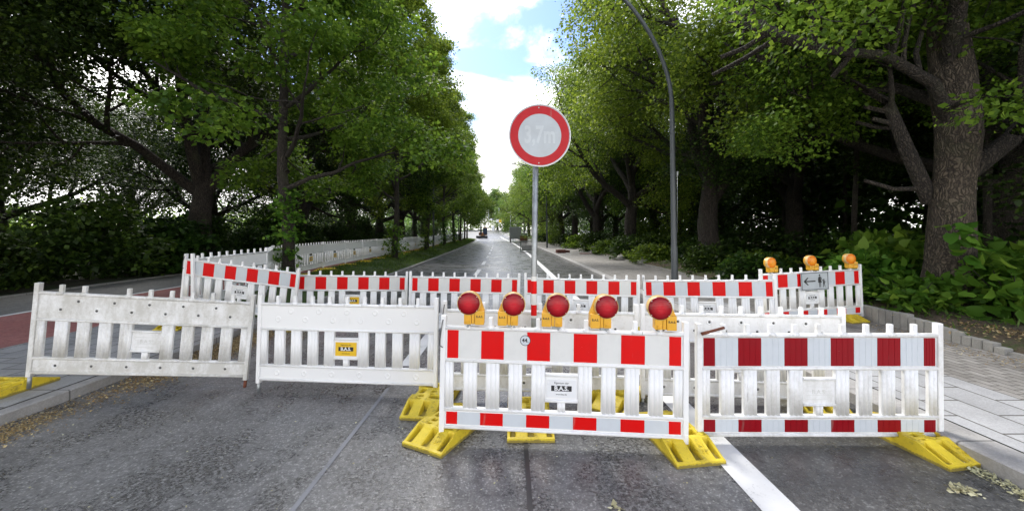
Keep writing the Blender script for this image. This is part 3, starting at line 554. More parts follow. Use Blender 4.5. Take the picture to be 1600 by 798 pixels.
hl = ['bright large-leaved bush just right of the arrow sign barrier', 'bright large-leaved bush in front of the massive trunk', 'large-leaved bush right of the massive trunk', 'large-leaved bush near the right frame edge', 'low large-leaved bush spilling on the earth at right', 'low bright bush behind the concrete palisades', 'large-leaved bush left behind the massive trunk', 'large-leaved bush cut by the right frame edge', 'rear large-leaved bush behind the amber lamps', 'large-leaved bush in the shade right behind the massive trunk', 'rear large-leaved bush at the right edge of the frame']
for i, (x, y, z, s, k_) in enumerate(hd): place_shrub(HED[k_], SHGS, x, y, z, i*1.9, s, hl[i], 'large-leaved bushes at the right', 'bush')
me = leaves_at(np.random.default_rng(72), np.array([(7.62-.03*j+.12*math.sin(j*2.), 6.35, 1.35+.09*j) for j in range(7)]), np.full(7, .2), 5, .2, shape='heart'); me.materials.append(M['leaf_b']); tag(obj('climbing_shoots', me, ()), 'leafy shoots climbing the foot of the massive trunk', 'shoots')
# far background trees
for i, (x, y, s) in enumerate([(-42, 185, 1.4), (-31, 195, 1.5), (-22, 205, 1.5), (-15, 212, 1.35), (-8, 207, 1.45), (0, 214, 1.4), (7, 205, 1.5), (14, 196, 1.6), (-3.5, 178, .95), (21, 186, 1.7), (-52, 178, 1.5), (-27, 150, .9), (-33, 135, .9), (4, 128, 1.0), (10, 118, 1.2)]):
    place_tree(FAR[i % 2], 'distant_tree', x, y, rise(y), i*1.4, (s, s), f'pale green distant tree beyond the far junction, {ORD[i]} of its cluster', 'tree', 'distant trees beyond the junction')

# ------------------------------------------------------------------ barriers
def slat(bm, x0, x1, z0, z1):
    n = 3 if x1-x0 > .08 else 2; w_ = (x1-x0)/n; poly = []
    for i in range(n):
        for k in range(6): a = math.pi*(k+.5)/6; poly.append((x0+w_*(i+.5)-math.cos(a)*w_*.5, -.010-.011*math.sin(a)))
    poly += [(x1, .012), (x0, .012)]
    a = [bm.verts.new((x, y, z0)) for x, y in poly]; b = [bm.verts.new((x, y, z1)) for x, y in poly]; m = len(poly)
    for i in range(m): f = bm.faces.new((a[i], a[(i+1) % m], b[(i+1) % m], b[i])); f.smooth = i < m-3
    bm.faces.new(a[::-1]); bm.faces.new(b)
def rail(bm, x0, x1, z, r=.015, y=0.): tube(bm, [(x0, y-.012, z), (x1, y-.012, z)], r, 12); box(bm, x0, x1, -.008, .02, z-r*.8, z+r*.8, .003)
def lattice():
    bm = bmesh.new()
    for z in (.862, .592, .195, .045): rail(bm, -.965, .965, z, .0165 if z > .8 else .0145)
    for c in (.19, .378, .566, .754):
        for s in (-1, 1): slat(bm, s*c-.057, s*c+.057, .203, .585)
    for s in (-1, 1): slat(bm, min(s*.965, s*.895), max(s*.965, s*.895), .203, .585)
    rail(bm, -.134, .134, .502, .012); rail(bm, -.134, .134, .292, .012); box(bm, -.133, .133, -.010, .012, .30, .496, .004); slat(bm, -.032, .032, .203, .285)
    return fix(bm)
def knobs():
    bm = bmesh.new()
    box(bm, -.0175, .0175, -.020, .012, .868, .955, .005); tube(bm, [(-.03, -.014, .867), (.03, -.014, .867)], .0185, 10)
    return fix(bm)
def board(z0, z1, xr=.965):
    bm = bmesh.new(); box(bm, -xr, xr, -.012, .012, z0, z1, .003); return fix(bm)
def crater(bm, x, z, mi=1):      # moulded dimple: raised lip, sunk centre
    prof = [(.034, 0), (.026, .005), (.018, .004), (.013, .0008)]; N = 18; rings = []
    for r, h in prof: rings.append([bm.verts.new((x+r*math.cos(TAU*k/N), -.0121-h, z+r*math.sin(TAU*k/N))) for k in range(N)])
    for a, b in zip(rings, rings[1:]):
        for k in range(N): f = bm.faces.new((a[k], a[(k+1) % N], b[(k+1) % N], b[k])); f.smooth = True
    f = bm.faces.new(rings[-1]); f.material_index = mi
def studs(upper):
    bm = bmesh.new()
    if upper:
        for i in range(5): crater(bm, (i-2)*.315, .79)
        for i in range(6): crater(bm, (i-2.5)*.31, .70)
    else:
        for i in range(6): crater(bm, (i-2.5)*.31, .12)
    bmesh.ops.recalc_face_normals(bm, faces=bm.faces)
    for f in bm.faces:
        if f.normal.y > 0: f.normal_flip()
    return bm
def stripes(z0, z1, ribs=False):
    bm = bmesh.new(); e = [-.95, -.86]+[-.86+.191*(i+1) for i in range(8)]+[.86]; e = [-.95]+[-.855+.19*i for i in range(10)]+[.95]
    for i in range(len(e)-1):
        a, b = e[i], e[i+1]; mi = i % 2; sub = 4 if ribs else 1; ww = (b-a)/sub
        for j in range(sub):
            x0, x1 = a+ww*j+(0.001 if j == 0 else 0.0015), a+ww*(j+1)-(.001 if j == sub-1 else .0015)
            box(bm, x0, x1, -.0150, -.0122, z0, z1, 0, mi)
        if ribs:
            for j in range(1, sub): box(bm, a+ww*j-.0015, a+ww*j+.0015, -.0165, -.0122, z0, z1, 0, mi)
    return fix(bm)
def post_mesh(s):
    bm = bmesh.new(); box(bm, s*.985-.021, s*.985+.021, -.026, .026, 0, .962, .006); box(bm, s*.985-.012, s*.985+.012, -.030, -.0255, .05, .055+.02, .002); return fix(bm)
def peg_mesh(s, m='galv'):
    bm = bmesh.new(); tube(bm, [(s*.985, 0, -.125), (s*.985, 0, .02)], .017, 12); return fix(bm)
def hook_mesh():
    bm = bmesh.new(); tube(bm, [(-.985, -.03, .93), (-.99, -.035, .90), (-1.0, -.04, .82), (-1.01, -.035, .72), (-.985, -.03, .70)], .0045, 6); return bm
def plate_mesh(): bm = bmesh.new(); box(bm, -.118, .118, -.0155, -.0102, .322, .467, .002); return fix(bm)
ME = {}
def keep(k, bm, mats, smooth=False):
    if isinstance(bm, bmesh.types.BMesh):
        me = bpy.data.meshes.new(k); bm.to_mesh(me); bm.free()
    else: me = bm
    for m in mats: me.materials.append(M[m])
    ME[k] = me; return me
keep('lattice', lattice(), ['white']); keep('knobs', knobs(), ['white']); keep('board_u', board(.605, .852), ['white']); keep('board_l', board(.057, .183), ['white'])
for up_, zz in (('u', (.605, .852)), ('l', (.057, .183))):
    for sf_, hm in (('h', 'darkhole'), ('p', 'white')):
        b_ = board(*zz); q = bpy.data.meshes.new('q'); s2 = studs(up_ == 'u'); s2.to_mesh(q); s2.free(); b_.from_mesh(q); keep('board_'+up_+sf_, b_, ['white', hm])
keep('str_u', stripes(.612, .842), ['s_red', 's_white']); keep('str_l', stripes(.070, .170), ['s_red', 's_white'])
keep('str_uw', stripes(.612, .842), ['s_red', 's_warm'])
keep('str_u2', stripes(.612, .842, True), ['s_red2', 's_white']); keep('str_l2', stripes(.070, .170, True), ['s_red2', 's_white'])
keep('post-1', post_mesh(-1), ['white']); keep('post1', post_mesh(1), ['white']); keep('peg-1', peg_mesh(-1), ['galv']); keep('peg1', peg_mesh(1), ['galv']); keep('pegr', peg_mesh(1), ['rust'])
keep('hook', hook_mesh(), ['wire']); keep('plate_w', plate_mesh(), ['plate_w']); keep('plate_y', plate_mesh(), ['plate_y'])
bm = bmesh.new(); box(bm, -.083, .083, -.0163, -.0156, .374, .418); fix(bm); bmadd(bm, text_mesh('B.A.S.', .050, cz=.396, y=-.0167, bold=.0015), 1); bmadd(bm, text_mesh('Eigentum der', .022, cz=.440, y=-.0160), 0); bmadd(bm, text_mesh('www.bas.de', .018, cz=.349, y=-.0160), 0); keep('owner', bm, ['black', 'plate_w'])
bm = bmesh.new(); bmadd(bm, text_mesh('B.A.S.', .05, cz=.396, y=-.0107, depth=.0012)); 
for j in range(4): box(bm, -.10, .10, -.0115, -.0098, .335+j*.035, .338+j*.035)
keep('emboss', bm, ['embossed'])
def pose(x, y, z, yaw=0, roll=0, pitch=0): return Matrix.Translation((x, y, z)) @ Matrix.Rotation(yaw, 4, 'Z') @ Matrix.Rotation(roll, 4, 'Y') @ Matrix.Rotation(pitch, 4, 'X')
def barrier(mat, label, group, dirt, kind='striped', plate='w', hook=False, rusty=False, white_holes=False, broken=None):
    t = empty('barrier', mat, label, 'barrier', group)
    obj('lattice', ME['lattice'], (), t)
    for i in range(-4, 5):
        if broken == i: continue
        kn = obj('knob', ME['knobs'], (), t); kn.location = (i*.196, 0, 0)
    sfx = '' if kind != 'plain' else ('p' if white_holes else 'h')
    u = obj('upper_board', ME['board_u'+sfx], (), t); l_ = obj('lower_board', ME['board_l'+sfx], (), t)
    if kind == 'plain': pass
    elif kind == 'ribbed': obj('reflective_strip', ME['str_u2'], (), u); obj('reflective_strip', ME['str_l2'], (), l_)
    else: obj('reflective_strip', ME['str_uw' if kind == 'warm' else 'str_u'], (), u); obj('reflective_strip', ME['str_l'], (), l_)
    for s in (-1, 1):
        p = obj('post', ME[f'post{s}'], (), t); obj('peg', ME['pegr' if rusty and s == 1 else f'peg{s}'], (), p)
    if plate in 'wy':
        p = obj('owner_plate', ME['plate_'+plate], (), t); obj('lettering', ME['owner'], (), p)
    else: obj('embossed_lettering', ME['emboss'], (), t)
    if hook: obj('hook', ME['hook'], (), t)
    recolor(t, (dirt, dirt, dirt, 1)); return t
P = {'B1': (-3.966, 4.128, .179, .211, .097, .02), 'B2': (-1.799, 4.155, .087, -.066, .007, -.032), 'B3': (.398, 3.136, .078, -.068, .013, -.024), 'B4': (2.532, 3.175, .014+.02, -.007, -.002, -.004),
     'R2a': (.276, 4.007, .06, .001, .019, .047), 'R2b': (2.332, 3.907, .035, -.062, .004, -.023), 'F1': (-4.906, 6.867, .28, .039, .133, .048), 'F2': (-3.032, 7.28, .05, .16, .029, .012), 'F3': (-.875, 7.016, .05, .055, .026, .016),
     'F4': (1.221, 6.82, .04, -.145, .001, .014), 'F5': (3.277, 6.413, .073, -.339, -.046, .019), 'F6': (5.492, 7.013, .153, .099, -.037, -.012), 'W1': (-5.6, 7.75, .42, 1.553, -.013, .004)}
G1 = 'front row of barriers across the road'; G2 = 'second row of plain barriers'; G3 = 'rear row of barriers across the road'; G4 = 'long white fence of barriers on the left bank'
b1 = barrier(pose(*P['B1']), 'grimy plain white barrier with green stains, leftmost in the front row', G1, .78, 'plain', 'e', rusty=True, broken=-2)
b2 = barrier(pose(*P['B2']), 'clean plain white barrier with a yellow owner plate in the front row', G1, .12, 'plain', 'y', white_holes=True)
b3 = barrier(pose(*P['B3']), 'bright red and white striped barrier carrying five red lamps', G1, .22, 'warm', 'w', hook=True)
b4 = barrier(pose(*P['B4']), 'deep red striped ribbed barrier at the right end of the front row', G1, .55, 'ribbed', 'e')
barrier(pose(*P['R2a']), 'plain white barrier directly behind the five red lamps', G2, .55, 'plain', 'e', hook=True)
barrier(pose(*P['R2b']), 'plain white barrier behind the deep red ribbed barrier', G2, .5, 'plain', 'e')
barrier(pose(*P['F1']), 'tilted red striped barrier at the left end of the rear row', G3, .35, 'striped', 'w', hook=True)
barrier(pose(*P['F2']), 'rear striped barrier with yellow plate behind the clean white one', G3, .15, 'warm', 'y')
barrier(pose(*P['F3']), 'rear striped barrier left of the round sign pole', G3, .15, 'warm', 'w')
barrier(pose(*P['F4']), 'rear striped barrier behind the round sign pole', G3, .15, 'warm', 'w')
barrier(pose(*P['F5']), 'rear striped barrier angled towards the right pavement', G3, .12, 'striped', 'w', hook=True)
barrier(pose(*P['F6']), 'striped barrier on the right pavement carrying three amber lamps', G3, .12, 'striped', 'w')
ME['str_u'].materials[0] = M['s_red']
barrier(pose(*P['W1']), 'plain white barrier running back from the tilted striped one', G4, .1, 'plain', 'y', white_holes=True)
prev = Vector((-5.62, 8.74)); npos = []
line = [(-5.62, 8.76), (-6.55, 10.5), (-7.0, 12.45)]
y = 12.45
while y < 73: y += 1.98; line.append((-7.0+cv(y), y))
for i in range(len(line)-1):
    a, b = Vector(line[i]), Vector(line[i+1]); m = (a+b)/2; yaw = math.atan2(b.y-a.y, b.x-a.x)
    barrier(pose(m.x, m.y, .41+.01*math.sin(i*3.1), yaw, .006*math.sin(i*2.), .03*math.sin(i*1.3)), f'plain white barrier of the long fence on the bank, {ORD[i]} beyond the corner panel', G4, .1+.25*((i*7) % 5)/5, 'plain', 'y', white_holes=True)
# rusty bar on the ribbed barrier
bm = bmesh.new(); tube(bm, [(0, 0, 0), (.175, -.01, .052)], .0115, 10); tube(bm, [(-.005, 0, -.0015), (.05, -.003, .0145)], .0135, 10); o = obj('hinge_bar', fix(bm), 'rust', None, None); o.matrix_world = pose(*P['B4']) @ Matrix.Translation((-.975, -.045, .885)); tag(o, 'short rusty steel bar jutting over the corner of the ribbed barrier', 'steel bar')
# round inventory sticker
bm = bmesh.new(); prism(bm, circ(0, 0, .043, 28), -.0018, 0, 0); prism(bm, circ(0, 0, .0385, 28), -.0026, -.0019, 1); bmadd(bm, text_mesh('44.', .045, y=-.0034, bold=.001), 0); fix(bm); o = obj('number_sticker', bm, ['black', 's_white'], b3); o.matrix_local = Matrix.Translation((-.30, -.0150, .775))

# ------------------------------------------------------------------ yellow foot plates
def base_mesh():
    st = .0055; xs = np.arange(-.20, .2001, st); ys = np.arange(-.41, .4101, st); X, Y = np.meshgrid(xs, ys, indexing='ij'); t = np.abs(Y); ax = np.abs(X)
    h = np.interp(t, [0, .205, .385, .41], [.11, .11, .036, .032])
    rec = (((ax > .132) & (ax < .177)) | (ax < .028)) & (t > .218) & (t < .378); h = np.where(rec, np.minimum(h-.03, .035+(t-.222)*-.06), h); h = np.where(rec, np.minimum(h, .016), h)
    fr = (ax > .042) & (ax < .118) & (t > .24) & (t < .36); h = np.where(fr, h-.003, h)
    for cx, cy, wx, wy, dp in ((-.06, .13, .062, .035, .07), (.06, -.13, .062, .035, .07), (.10, .12, .022, .02, .06), (-.10, -.12, .022, .02, .06), (0, 0, .022, .022, .08), (0, .065, .02, .012, .08), (0, -.065, .02, .012, .08), (.12, 0, .024, .055, .045), (-.12, 0, .024, .055, .045), (.10, .185, .018, .01, .03), (-.1, -.185, .018, .01, .03)):
        h = np.where((np.abs(X-cx) < wx) & (np.abs(Y-cy) < wy), h-dp, h)
    for cx, cy in ((-.155, .165), (.155, .165), (-.155, -.165), (.155, -.165), (.0, .17), (0, -.17)):
        d = np.hypot(X-cx, Y-cy); h = np.where(d < .023, h+.004, h); h = np.where((d > .023) & (d < .029), h-.006, h)
    h = np.where((ax > .175) & (t < .09), h-.035, h)
    hp = np.pad(h, 1, mode='edge'); h = (hp[1:-1, 1:-1]*4+hp[:-2, 1:-1]+hp[2:, 1:-1]+hp[1:-1, :-2]+hp[1:-1, 2:])/8
    nx, ny = X.shape; V = np.stack([X, Y, h], 2).reshape(-1, 3).tolist(); F = []
    for i in range(nx-1):
        for j in range(ny-1): a = i*ny+j; F.append((a, a+ny, a+ny+1, a+1))
    ring = [(i, 0) for i in range(nx)]+[(nx-1, j) for j in range(1, ny)]+[(i, ny-1) for i in range(nx-2, -1, -1)]+[(0, j) for j in range(ny-2, 0, -1)]
    n0 = len(V)
    for i, j in ring: V.append((xs[i]*1.012, ys[j]*1.006, 0))
    m = len(ring)
    for k in range(m):
        a = ring[k][0]*ny+ring[k][1]; b = ring[(k+1) % m][0]*ny+ring[(k+1) % m][1]; F.append((a, n0+k, n0+(k+1) % m, b))
    me = bpy.data.meshes.new('foot_plate'); me.from_pydata(V, [], F); me.update(); b = bmesh.new(); b.from_mesh(me); bmesh.ops.recalc_face_normals(b, faces=b.faces); b.to_mesh(me); b.free(); me.materials.append(M['yellow']); return me
BASE = base_mesh()
emb = bmesh.new(); sl_ = math.atan2(.074, .18)
for s, x in (('K1', .083), ('35', .083)):
    me = text_mesh(s, .05, depth=.002); me.transform(Matrix.Translation((x, 0, 0)) @ Matrix.Rotation(-rad(90)+sl_, 4, 'X') @ Matrix.Translation((0, 0, .028 if s == 'K1' else -.028))); me.transform(Matrix.Translation((0, -.298, .071))); bmadd(emb, me)
EMB = keep('embossing', emb, ['yellow'])
def foot(x, y, yaw, label, group, z=0., emb_=False):
    m = Matrix.Translation((x, y, z)) @ Matrix.Rotation(rad(yaw), 4, 'Z')
    if not emb_: return tag(obj('foot_plate', BASE, (), None, m), label, 'foot plate', group)
    t = empty('foot_plate', m, label, 'foot plate', group); obj('moulding', BASE, (), t); obj('embossed_number', EMB, (), t); return t
GF = 'yellow foot plates holding the barriers'
foot(-.535, 3.42, -27, 'yellow foot plate skewed under the left post of the five-lamp barrier', GF, emb_=True)
foot(-.80, 3.96, -7, 'yellow foot plate under the right end of the clean white barrier', GF)
foot(.16, 3.60, 0, 'yellow foot plate holding the round sign pole', GF)
foot(1.36, 3.27, 8, 'yellow foot plate between the two striped front barriers', GF, emb_=True)
foot(3.33, 3.24, 9, 'yellow foot plate under the right end of the ribbed barrier', GF, emb_=True)
foot(-5.22, 3.86, 0, 'yellow foot plate on the pavement under the grimy barrier', GF, .107)
foot(1.12, 4.02, -38, 'yellow foot plate under the middle of the second row', GF)
foot(3.1, 4.02, -12, 'yellow foot plate seen between slats of the ribbed barrier', GF)
foot(6.12, 7.22, 12, 'yellow foot plate beside the palisades under the amber lamp barrier', GF, .124)
for x, y, z, l_ in ((-3.95, 7.1, 0, 'yellow foot plate under the right end of the tilted barrier'), (-1.95, 7.3, 0, 'yellow foot plate at the second joint of the rear row'), (.18, 7.0, 0, 'yellow foot plate at the rear joint behind the sign pole'), (2.28, 6.7, 0, 'yellow foot plate at the rear joint before the right kerb'), (4.3, 6.3, .124, 'yellow foot plate on the right pavement at the corner joint'), (-5.75, 6.75, .107, 'yellow foot plate below the left corner post')):
    foot(x, y, 3, l_, GF, z)
foot(-5.75, 6.75, 20, 'second stacked foot plate below the left corner post', GF, .225)
for i in range(2, len(line)-6, 1):
    x, y = line[i]; foot(x+.12, y, 90+yaw*0-4, f'yellow foot plate in the bank grass at the {ORD[i-2]} joint of the long fence', 'yellow foot plates along the long fence', .275)

# ------------------------------------------------------------------ warning lamps
def hull(pts):
    pts = sorted(set((round(a, 5), round(b, 5)) for a, b in pts)); 
    def half(ps):
        o = []
        for p in ps:
            while len(o) > 1 and (o[-1][0]-o[-2][0])*(p[1]-o[-2][1])-(o[-1][1]-o[-2][1])*(p[0]-o[-2][0]) <= 0: o.pop()
            o.append(p)
        return o
    a = half(pts); b = half(pts[::-1]); return a[:-1]+b[:-1]
def lamp_meshes(mir):
    s = -1 if mir else 1; L = (.044*s, .178)
    bm = bmesh.new(); 
    pl = hull([(-.083*s, .118), (-.083*s, .055), (.02*s, .06)]+circ(L[0]-.004*s, L[1], .094, 40)); prism(bm, pl, -.018, .040)
    box(bm, *sorted((-.085*s, -.008*s)), -.052, .052, .004, .120, .008); box(bm, *sorted((-.006*s, .020*s)), -.043, .045, .008, .112, .005); box(bm, *sorted((.022*s, .082*s)), -.047, .048, .006, .110, .008)
    box(bm, *sorted((.038*s, .066*s)), -.056, -.045, .018, .044, .004); tube(bm, [(.052*s, -.053, .030), (.052*s, -.064, .030)], .009, 12)
    a = keep('housing%d' % mir, fix(bm), ['lampyel'])
    def lathe(prof, mi=0):
        b = bmesh.new(); N = 48; rings = [[b.verts.new((L[0]+r*math.cos(TAU*k/N), y, L[1]+r*math.sin(TAU*k/N))) for k in range(N)] for r, y in prof]
        for p, q in zip(rings, rings[1:]):
            for k in range(N): f = b.faces.new((p[k], p[(k+1) % N], q[(k+1) % N], q[k])); f.smooth = True
        b.faces.new(rings[-1]); return fix(b)
    r_ = keep('rim%d' % mir, lathe([(.096, .0), (.0975, -.03), (.096, -.047), (.0925, -.051), (.088, -.049)]), ['rim'])
    def lm(): 
        b = lathe([(.0915, -.049), (.0905, -.056), (.078, -.064), (.055, -.070), (.030, -.073), (.008, -.074)]); bmesh.ops.translate(b, vec=(-L[0], 0, -L[1]), verts=b.verts); return b
    l1 = keep('lr%d' % mir, lm(), ['lensred']); l2 = keep('la%d' % mir, lm(), ['lensamber'])
    b = bmesh.new(); 
    for q in (.7, 2.44, 3.84, 5.58): tube(b, [(L[0]+.087*math.cos(q), -.055, L[1]+.087*math.sin(q)), (L[0]+.087*math.cos(q), -.0605, L[1]+.087*math.sin(q))], .0032, 8)
    sc = keep('screws%d' % mir, fix(b), ['plate_w'])
    b = bmesh.new(); box(b, .02*s-.02, .02*s+.02+.03*s, -.02, .02, -.022, .008, .004); tube(b, [(.05*s, -.03, -.012), (.05*s, .03, -.012)], .011, 10); br = keep('bracket%d' % mir, fix(b), ['galv'])
    lt = keep('lt%d' % mir, text_mesh('B.A.S.', .024, cx=-.047*s, cz=.072, y=-.0527, bold=.0006), ['black'])
    return dict(h=a, r=r_, lr=l1, la=l2, s=sc, b=br, t=lt, L=L)
LM = {0: lamp_meshes(0), 1: lamp_meshes(1)}
def lamp(mat, mir, amber, label, group, dy=0):
    d = LM[mir]; t = empty('warning_lamp', mat, label, 'warning lamp', group); obj('housing', d['h'], (), t); r_ = obj('rim', d['r'], (), t)
    l_ = obj('lens', d['la' if amber else 'lr'], (), t); l_.location = (d['L'][0], 0, d['L'][1]); obj('screw_set', d['s'], (), r_); obj('bracket', d['b'], (), t); lt = obj('lettering', d['t'], (), t); recolor(t, (.2, .2, .2, 1))
for u, mir, yw, lab in ((-.772, 1, 4, 'red warning lamp at the left end, housing to the right of the lens'), (-.40, 0, 2, 'red warning lamp second from the left on the striped barrier'), (-.037, 0, -3, 'middle red warning lamp, right of the sign pole'), (.351, 0, 3, 'red warning lamp fourth from the left on the striped barrier'), (.776, 1, -4, 'red warning lamp at the right end, housing to the right of the lens')):
    s = -1 if mir else 1
    lamp(pose(*P['B3']) @ Matrix.Translation((u-.044*s, 0, .893)) @ Matrix.Rotation(rad(yw), 4, 'Z'), mir, False, lab, 'red warning lamps on the front barrier')
for u, yw, lab in ((-.805, 6, 'amber warning lamp left of the arrow sign'), (-.01, 0, 'amber warning lamp above the arrow sign'), (.775, -4, 'amber warning lamp at the right end next to the bush')):
    lamp(pose(*P['F6']) @ Matrix.Translation((u+.044, 0, .893)) @ Matrix.Rotation(rad(yw), 4, 'Z'), 1, True, lab, 'amber warning lamps on the pavement barrier')

# ------------------------------------------------------------------ signs
t = empty('traffic_sign', (.22, 3.8, 0), 'round red ringed sign with faded 3.7m lettering on a steel pole', 'traffic sign')
bm = bmesh.new(); tube(bm, [(0, 0, .03), (-.004, 0, 1.2), (.022, 0, 2.93)], .0285, 20); obj('pole', fix(bm), 'galv', t)
bm = bmesh.new(); po = lambda z: np.interp(z, [.03, 1.2, 2.93], [0, -.004, .022])
for z0, z1, mi in ((.90, .925, 1), (.925, 1.03, 0), (1.03, 1.14, 1), (1.14, 1.265, 0), (1.265, 1.31, 1)):
    z0, z1 = z0, z1; tube(bm, [(po(z0), 0, z0), (po(z1), 0, z1)], .0297, 20, mi, False)
obj('reflective_sleeve', bm, ['s_red', 's_warm'], t)
D = (.052, -.045, 2.69)
bm = bmesh.new(); prism(bm, circ(0, 0, .303, 72), .0, .004, 0); fix(bm); pl = obj('sign_plate', bm, ['signwhite'], t); pl.matrix_local = Matrix.Translation(D) @ Matrix.Rotation(rad(3), 4, 'Z')
def annulus(r0, r1, y0, y1):
    b = bmesh.new(); N = 72; R_ = [[b.verts.new((r*math.cos(TAU*k/N), y, r*math.sin(TAU*k/N))) for k in range(N)] for r, y in ((r0, y1), (r0, y0), (r1, y0), (r1, y1))]
    for p, q in zip(R_, R_[1:]):
        for k in range(N): b.faces.new((p[k], p[(k+1) % N], q[(k+1) % N], q[k]))
    return fix(b)
obj('red_ring', annulus(.212, .291, -.0012, 0), 'signred', pl)
obj('rim', annulus(.299, .306, -.005, .008), 'alu', pl)
bm = bmesh.new(); me = text_mesh('3,7m', .20, y=-.0012, cz=.0, bold=.006); me.transform(Matrix.Diagonal((.78, 1, 1.15, 1))); bmadd(bm, me); obj('faded_lettering', bm, 'signfaint', pl)
bm = bmesh.new()
for z in (-.27, .27): tube(bm, [(-.01, -.006, z), (-.01, .002, z)], .006, 10)
for z in (-.2, .2): box(bm, -.07, .07, .005, .018, z-.015, z+.015, .003); box(bm, -.065, .0, .018, .085, z-.012, z+.012, .004)
obj('clamp_set', fix(bm), 'galv', pl)
# pedestrian detour sign
t = empty('detour_sign', pose(*P['F6']) @ Matrix.Translation((.035, -.045, .70)) @ Matrix.Rotation(rad(0), 4, 'Y'), 'white sign with black left arrow and woman leading a child', 'sign')
bm = bmesh.new(); box(bm, -.275, .275, 0, .004, -.165, .165, 0); obj('sign_plate', fix(bm), 'signwhite', t)
bm = bmesh.new()
for x0, x1, z0, z1 in ((-.262, .262, .143, .152), (-.262, .262, -.152, -.143), (-.262, -.253, -.143, .143), (.253, .262, -.143, .143)): box(bm, x0, x1, -.002, -.0002, z0, z1)
obj('border', fix(bm), 'black', t)
bm = bmesh.new(); box(bm, -.205, .01, -.002, -.0002, -.011, .011)
prism(bm, [(-.225, 0), (-.15, .068), (-.125, .068), (-.185, 0), (-.125, -.068), (-.15, -.068)], -.0026, -.0002); obj('arrow', fix(bm), 'black', t)
bm = bmesh.new(); prism(bm, circ(.095, .103, .017, 16), -.002, -.0002); prism(bm, [(.078, .078), (.112, .078), (.118, .03), (.135, -.03), (.062, -.03), (.074, .03)], -.002, -.0002)
prism(bm, [(.112, .07), (.122, .07), (.150, .012), (.140, .008)], -.0026, -.0021); prism(bm, [(.078, .07), (.066, .06), (.060, .0), (.068, .0)], -.0026, -.0021)
prism(bm, [(.080, -.03), (.094, -.03), (.092, -.115), (.082, -.115)], -.002, -.0003); prism(bm, [(.104, -.03), (.118, -.03), (.114, -.115), (.104, -.115)], -.002, -.0003)
prism(bm, circ(.176, .018, .014, 16), -.002, -.0002); prism(bm, [(.162, 0), (.190, 0), (.194, -.058), (.158, -.058)], -.002, -.0002); prism(bm, [(.164, 0), (.140, .022), (.136, .014), (.160, -.012)], -.0026, -.0021); prism(bm, [(.188, 0), (.212, -.022), (.208, -.03), (.186, -.012)], -.0026, -.0021)
prism(bm, [(.160, -.058), (.172, -.058), (.166, -.118), (.156, -.118)], -.002, -.0003); prism(bm, [(.180, -.058), (.192, -.058), (.202, -.114), (.192, -.116)], -.002, -.0003); obj('pedestrian_pictogram', fix(bm), 'black', t)
# ------------------------------------------------------------------ lamp posts
def street_lamp(x, y, z, label, flip=1):
    t = empty('street_lamp', Matrix.Translation((x, y, z)), label, 'street lamp', 'street lamps of the avenue')
    pts = [(0, 0, -.1), (-.01, 0, 1.2), (-.015, 0, 1.25), (-.06*flip, 0, 4.2), (-.10*flip, 0, 5.3), (-.30*flip, 0, 6.1), (-.68*flip, 0, 6.9), (-1.32*flip, 0, 7.75), (-2.1*flip, 0, 8.3), (-2.9*flip, 0, 8.55)]
    rs = [.088, .084, .075, .062, .055, .052, .05, .046, .042, .04]
    P_ = []; R_ = []
    for i in range(len(pts)-1):
        p0, p1, p2, p3 = (Vector(pts[max(0, i-1)]), Vector(pts[i]), Vector(pts[i+1]), Vector(pts[min(len(pts)-1, i+2)]))
        for k in range(4):
            u = k/4
            if i < 3: P_.append(p1.lerp(p2, u))
            else: P_.append(.5*((2*p1)+(-p0+p2)*u+(2*p0-5*p1+4*p2-p3)*u*u+(-p0+3*p1-3*p2+p3)*u**3))
            R_.append(rs[i]*(1-u)+rs[i+1]*u)
    P_.append(Vector(pts[-1])); R_.append(rs[-1]); bm = bmesh.new(); tube(bm, P_, R_, 18); obj('mast', bm, 'post', t)
    bm = bmesh.new(); box(bm, -.45, .1, -.13, .13, -.05, .06, .03, 0, Matrix.Translation((-3.2*flip, 0, 8.55))); h = obj('lamp_head', fix(bm), 'post', t)
    bm = bmesh.new(); box(bm, .055, .085, -.03, .03, 3.1, 3.22, .006); tube(bm, [(.07, 0, 1.6), (.07, 0, 3.1)], .006, 6); obj('cable_box', fix(bm), 'galv', t)
    return t
street_lamp(4.30, 10.15, .12, 'tall dark street lamp with curved top nearest the camera')
street_lamp(4.25+cv(39), 39, .12, 'second dark street lamp farther along the right footway')
street_lamp(4.25+cv(68), 68, .15, 'third street lamp along the right footway')
for i, (x, y) in enumerate([(-6.75, 33), (-8.6, 62)]):
    bm = bmesh.new(); tube(bm, [(0, 0, -.1), (0, 0, 3), (0, 0, 7.5)], [.09, .07, .05], 14); box(bm, -.2, .2, -.12, .12, 7.5, 7.62, .03); tag(obj('lamp_mast', fix(bm), 'post', None, Matrix.Translation((x, y, .25)) ), ['slim grey mast standing against the long white fence', 'slim grey mast near the far end of the white fence'][i], 'mast')
